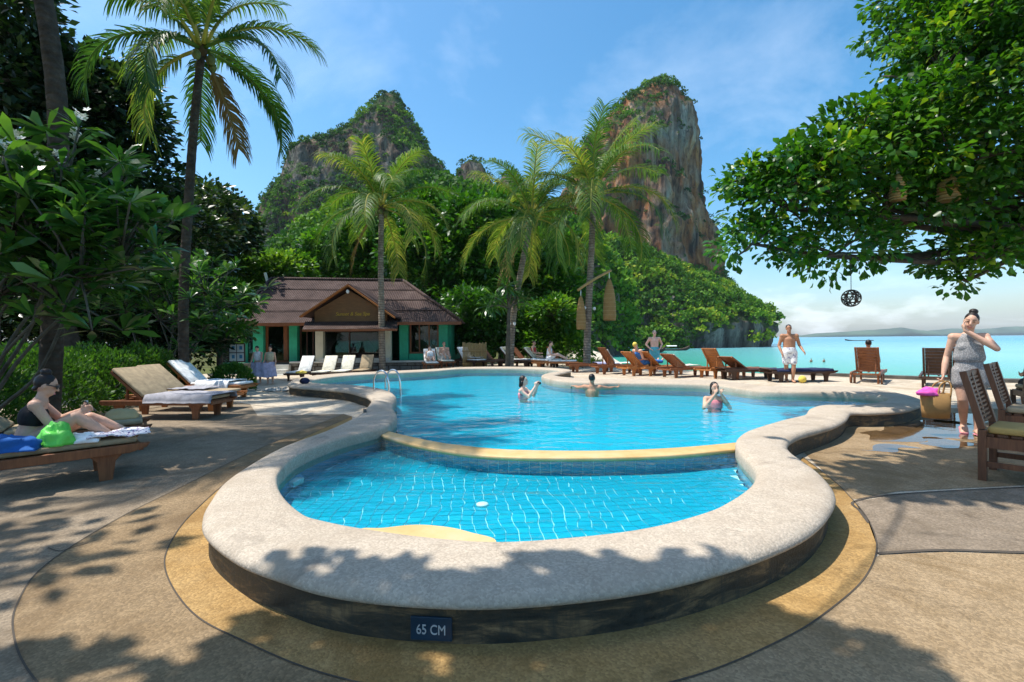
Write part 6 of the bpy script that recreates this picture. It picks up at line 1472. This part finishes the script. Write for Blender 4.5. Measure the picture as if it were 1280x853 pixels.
on_lounger(6, 0, 0.7, 0, 1.66, 'woman in a red bikini sitting upright between the palms', 'skin_light', True, 'hair_brown', 'short', 'cloth_navy', 'cloth_red', False, 0.42)
on_lounger(8, 0, 1.3, -8, 1.68, 'person in pale clothes sitting on the flat red lounger by the lantern palm', 'skin_pale', False, 'hair_brown', 'short', 'cloth_white', 'cloth_white', True, 0.40, 0.2)
t, J, lat = on_lounger(12, 0, 1.1, 30, 1.72, 'sunbather in blue trousers and a yellow cap lying back on a red lounger', 'skin_light', False, 'cloth_yellow', 'short', 'cloth_sky', 'cloth_sky', True, 0.40, 0.02)
garment('trousers', t, [('b', J['hip' + q], J['kn' + q], .062 * 1.72, .046 * 1.72, lat) for q in 'RL'] + [('b', J['kn' + q], J['an' + q], .046 * 1.72, .040 * 1.72, lat) for q in 'RL'], 'cloth_sky', 0.016)
t, J, lat = on_lounger((R2, R(48)), 0, 1.05, 12, 1.70, 'person in a white shirt sitting on the wheeled lounger, seen from behind', 'skin_tan', False, 'hair_dark', 'short', 'cloth_navy', 'cloth_white', True, 0.38, 0.15, (.3, -1, -.2))
drape('towel', 'pink towel hung over the wheeled lounger back', 'towel', R2, R(48), -2.04, -1.55, 0.22, 'cloth_pink', 0.30, 0, 62, 0.01, 41, 0.12)
k = 1.70; J = stand(k); sc = lambda *v: Vector(v) * k; J['elR'] = sc(-.19, .04, .66); J['wrR'] = sc(-.11, -.05, .55); J['elL'] = sc(.19, .04, .66); J['wrL'] = sc(.11, -.05, .55); J['hdR'] = Vector((.6, -.3, -.3)); J['hdL'] = Vector((-.6, -.3, -.3))
mp_ = Vector((BX(818, 19.6), 19.6, -0.02)); t, lat, HM, hp = person('shirtless man with hands on hips standing behind the sunbeds', mp_, R(0), J, k, 'skin_pale', False, 0.014, 'hair_grey', 'short', (.1, -1, -.3), heavy=1.1); shorts(t, J, k, 'cloth_teal', lat, 0.7, 1.25, 0.016, 1.12)
# person at the far right table, half out of the frame
k = 1.66; J = sit(k, True, 0.44, 8); t, lat, HM, hp = person('person in dark clothes and a straw hat sitting behind the slatted chairs', (8.95, 8.15, 0), R(150), J, k, 'skin_tan', True, 0.012, 'hair_dark', 'short'); band(t, J, k, 'cloth_black', lat, 0.014, 'top', -1.1, .5, 1.14); shorts(t, J, k, 'cloth_black', lat, 0.9, 1.15)
m = MB(); c = J['head']; m.lathe([(.19, .04), (.185, .05), (.095, .06), (.085, .13), (.05, .16), (.001, .165)], c, 20); m.build('hat', 'straw_pale', t, True)
slat_chair('slatted chair under the person in the straw hat', (8.95, 8.15, 0), R(150), 'wood_dark', 'cushion_tan')
# swimmers in the pool
def swimmer(label, px, py, rz, k, skin, hair, hs, arms, fem=True, sink=0.62, look=(0, -1, 0), top='cloth_black', vox=0.011):
    q = U(px, py, 0.125); J = stand(k, fem); sc = lambda *v: Vector(v) * k
    for a, v in arms.items(): J[a] = Vector(v) * k
    t, lat, HM, hp = person(label, (q.x, q.y, 0.125 - sink * k), R(rz), J, k, skin, fem, vox, hair, hs, look, None, (0.9, 0.9), legs=False)
    if top: band(t, J, k, top, lat, 0.014)
    return t, J, q
t, J, q = swimmer('woman standing in the pool with both hands over her face', 893, 503, 0, 1.66, 'skin_light', 'hair_dark', 'wet', {'elR': (-.15, -.07, .70), 'elL': (.15, -.07, .70), 'wrR': (-.035, -.105, .86), 'wrL': (.035, -.105, .86), 'hdR': (.1, .1, 1), 'hdL': (-.1, .1, 1)}, sink=.76, top='cloth_pink')
t, J, q = swimmer('woman in the pool holding up a small camera', 654, 493, 70, 1.66, 'skin_pale', 'hair_dark', 'wet', {'elR': (-.10, -.11, .72), 'elL': (.10, -.12, .72), 'wrR': (-.05, -.19, .86), 'wrL': (.05, -.19, .86), 'hdR': (.1, -.1, 1), 'hdL': (-.1, -.1, 1)}, sink=.745, top='cloth_pink')
Mz = Matrix.Rotation(R(70), 3, 'Z'); cp = Vector((q.x, q.y, 0.125 - .745 * 1.66)) + Mz @ Vector((0, -.215 * 1.66, .90 * 1.66))
cmr = thing('camera', 'small dark camera held up by the woman in the pool', 'camera', cp, R(70)); MB().box((0, 0, 0), (.11, .04, .07)).build('body', 'metal_dark', cmr, bevel=.006); m = MB(); m.tube([(0, .01, 0), (0, -.06, 0)], .028, 14); m.build('lens', 'metal_dark', cmr, True)
t, J, q = swimmer('dark haired swimmer leaning on the far pool rim', 740, 487, 160, 1.7, 'skin_tan', 'hair_dark', 'short', {'elR': (-.22, -.10, .78), 'elL': (.22, -.10, .78), 'wrR': (-.30, -.20, .79), 'wrL': (.30, -.20, .79), 'hdR': (-1, -.3, 0), 'hdL': (1, -.3, 0)}, False, .77, (0, -1, .1), None)
# heads in the sea
for px, py, lab in ((1014, 453, 'bather standing in the sea left of a companion'), (1030, 453, 'bather standing in the sea right of a companion'), (1245, 456, 'lone head of a swimmer in the sea')):
    q = U(px, py, SEA); kk = 1.75; J = stand(kk); person(lab, (q.x, q.y, SEA - (.62 if px < 1100 else .80) * kk), R(10), J, kk, 'skin_tan', False, 0.03, 'hair_dark', 'short', legs=False)

# ------------------------------------------------------------------ haze
b = NB('haze_air')
v = b.n('ShaderNodeVolumePrincipled', {'Color': (0.80, 0.90, 1.0), 'Density': 0.00008, 'Anisotropy': 0.0})
b.nt.links.new(v.outputs[0], b.out.inputs['Volume']); MATS['haze_air'] = b.m
hz = MB().box((0, 0, 82), (8800, 8800, 174)).build('haze', 'haze_air'); tag(hz, 'thin blue sea haze', kind='stuff')
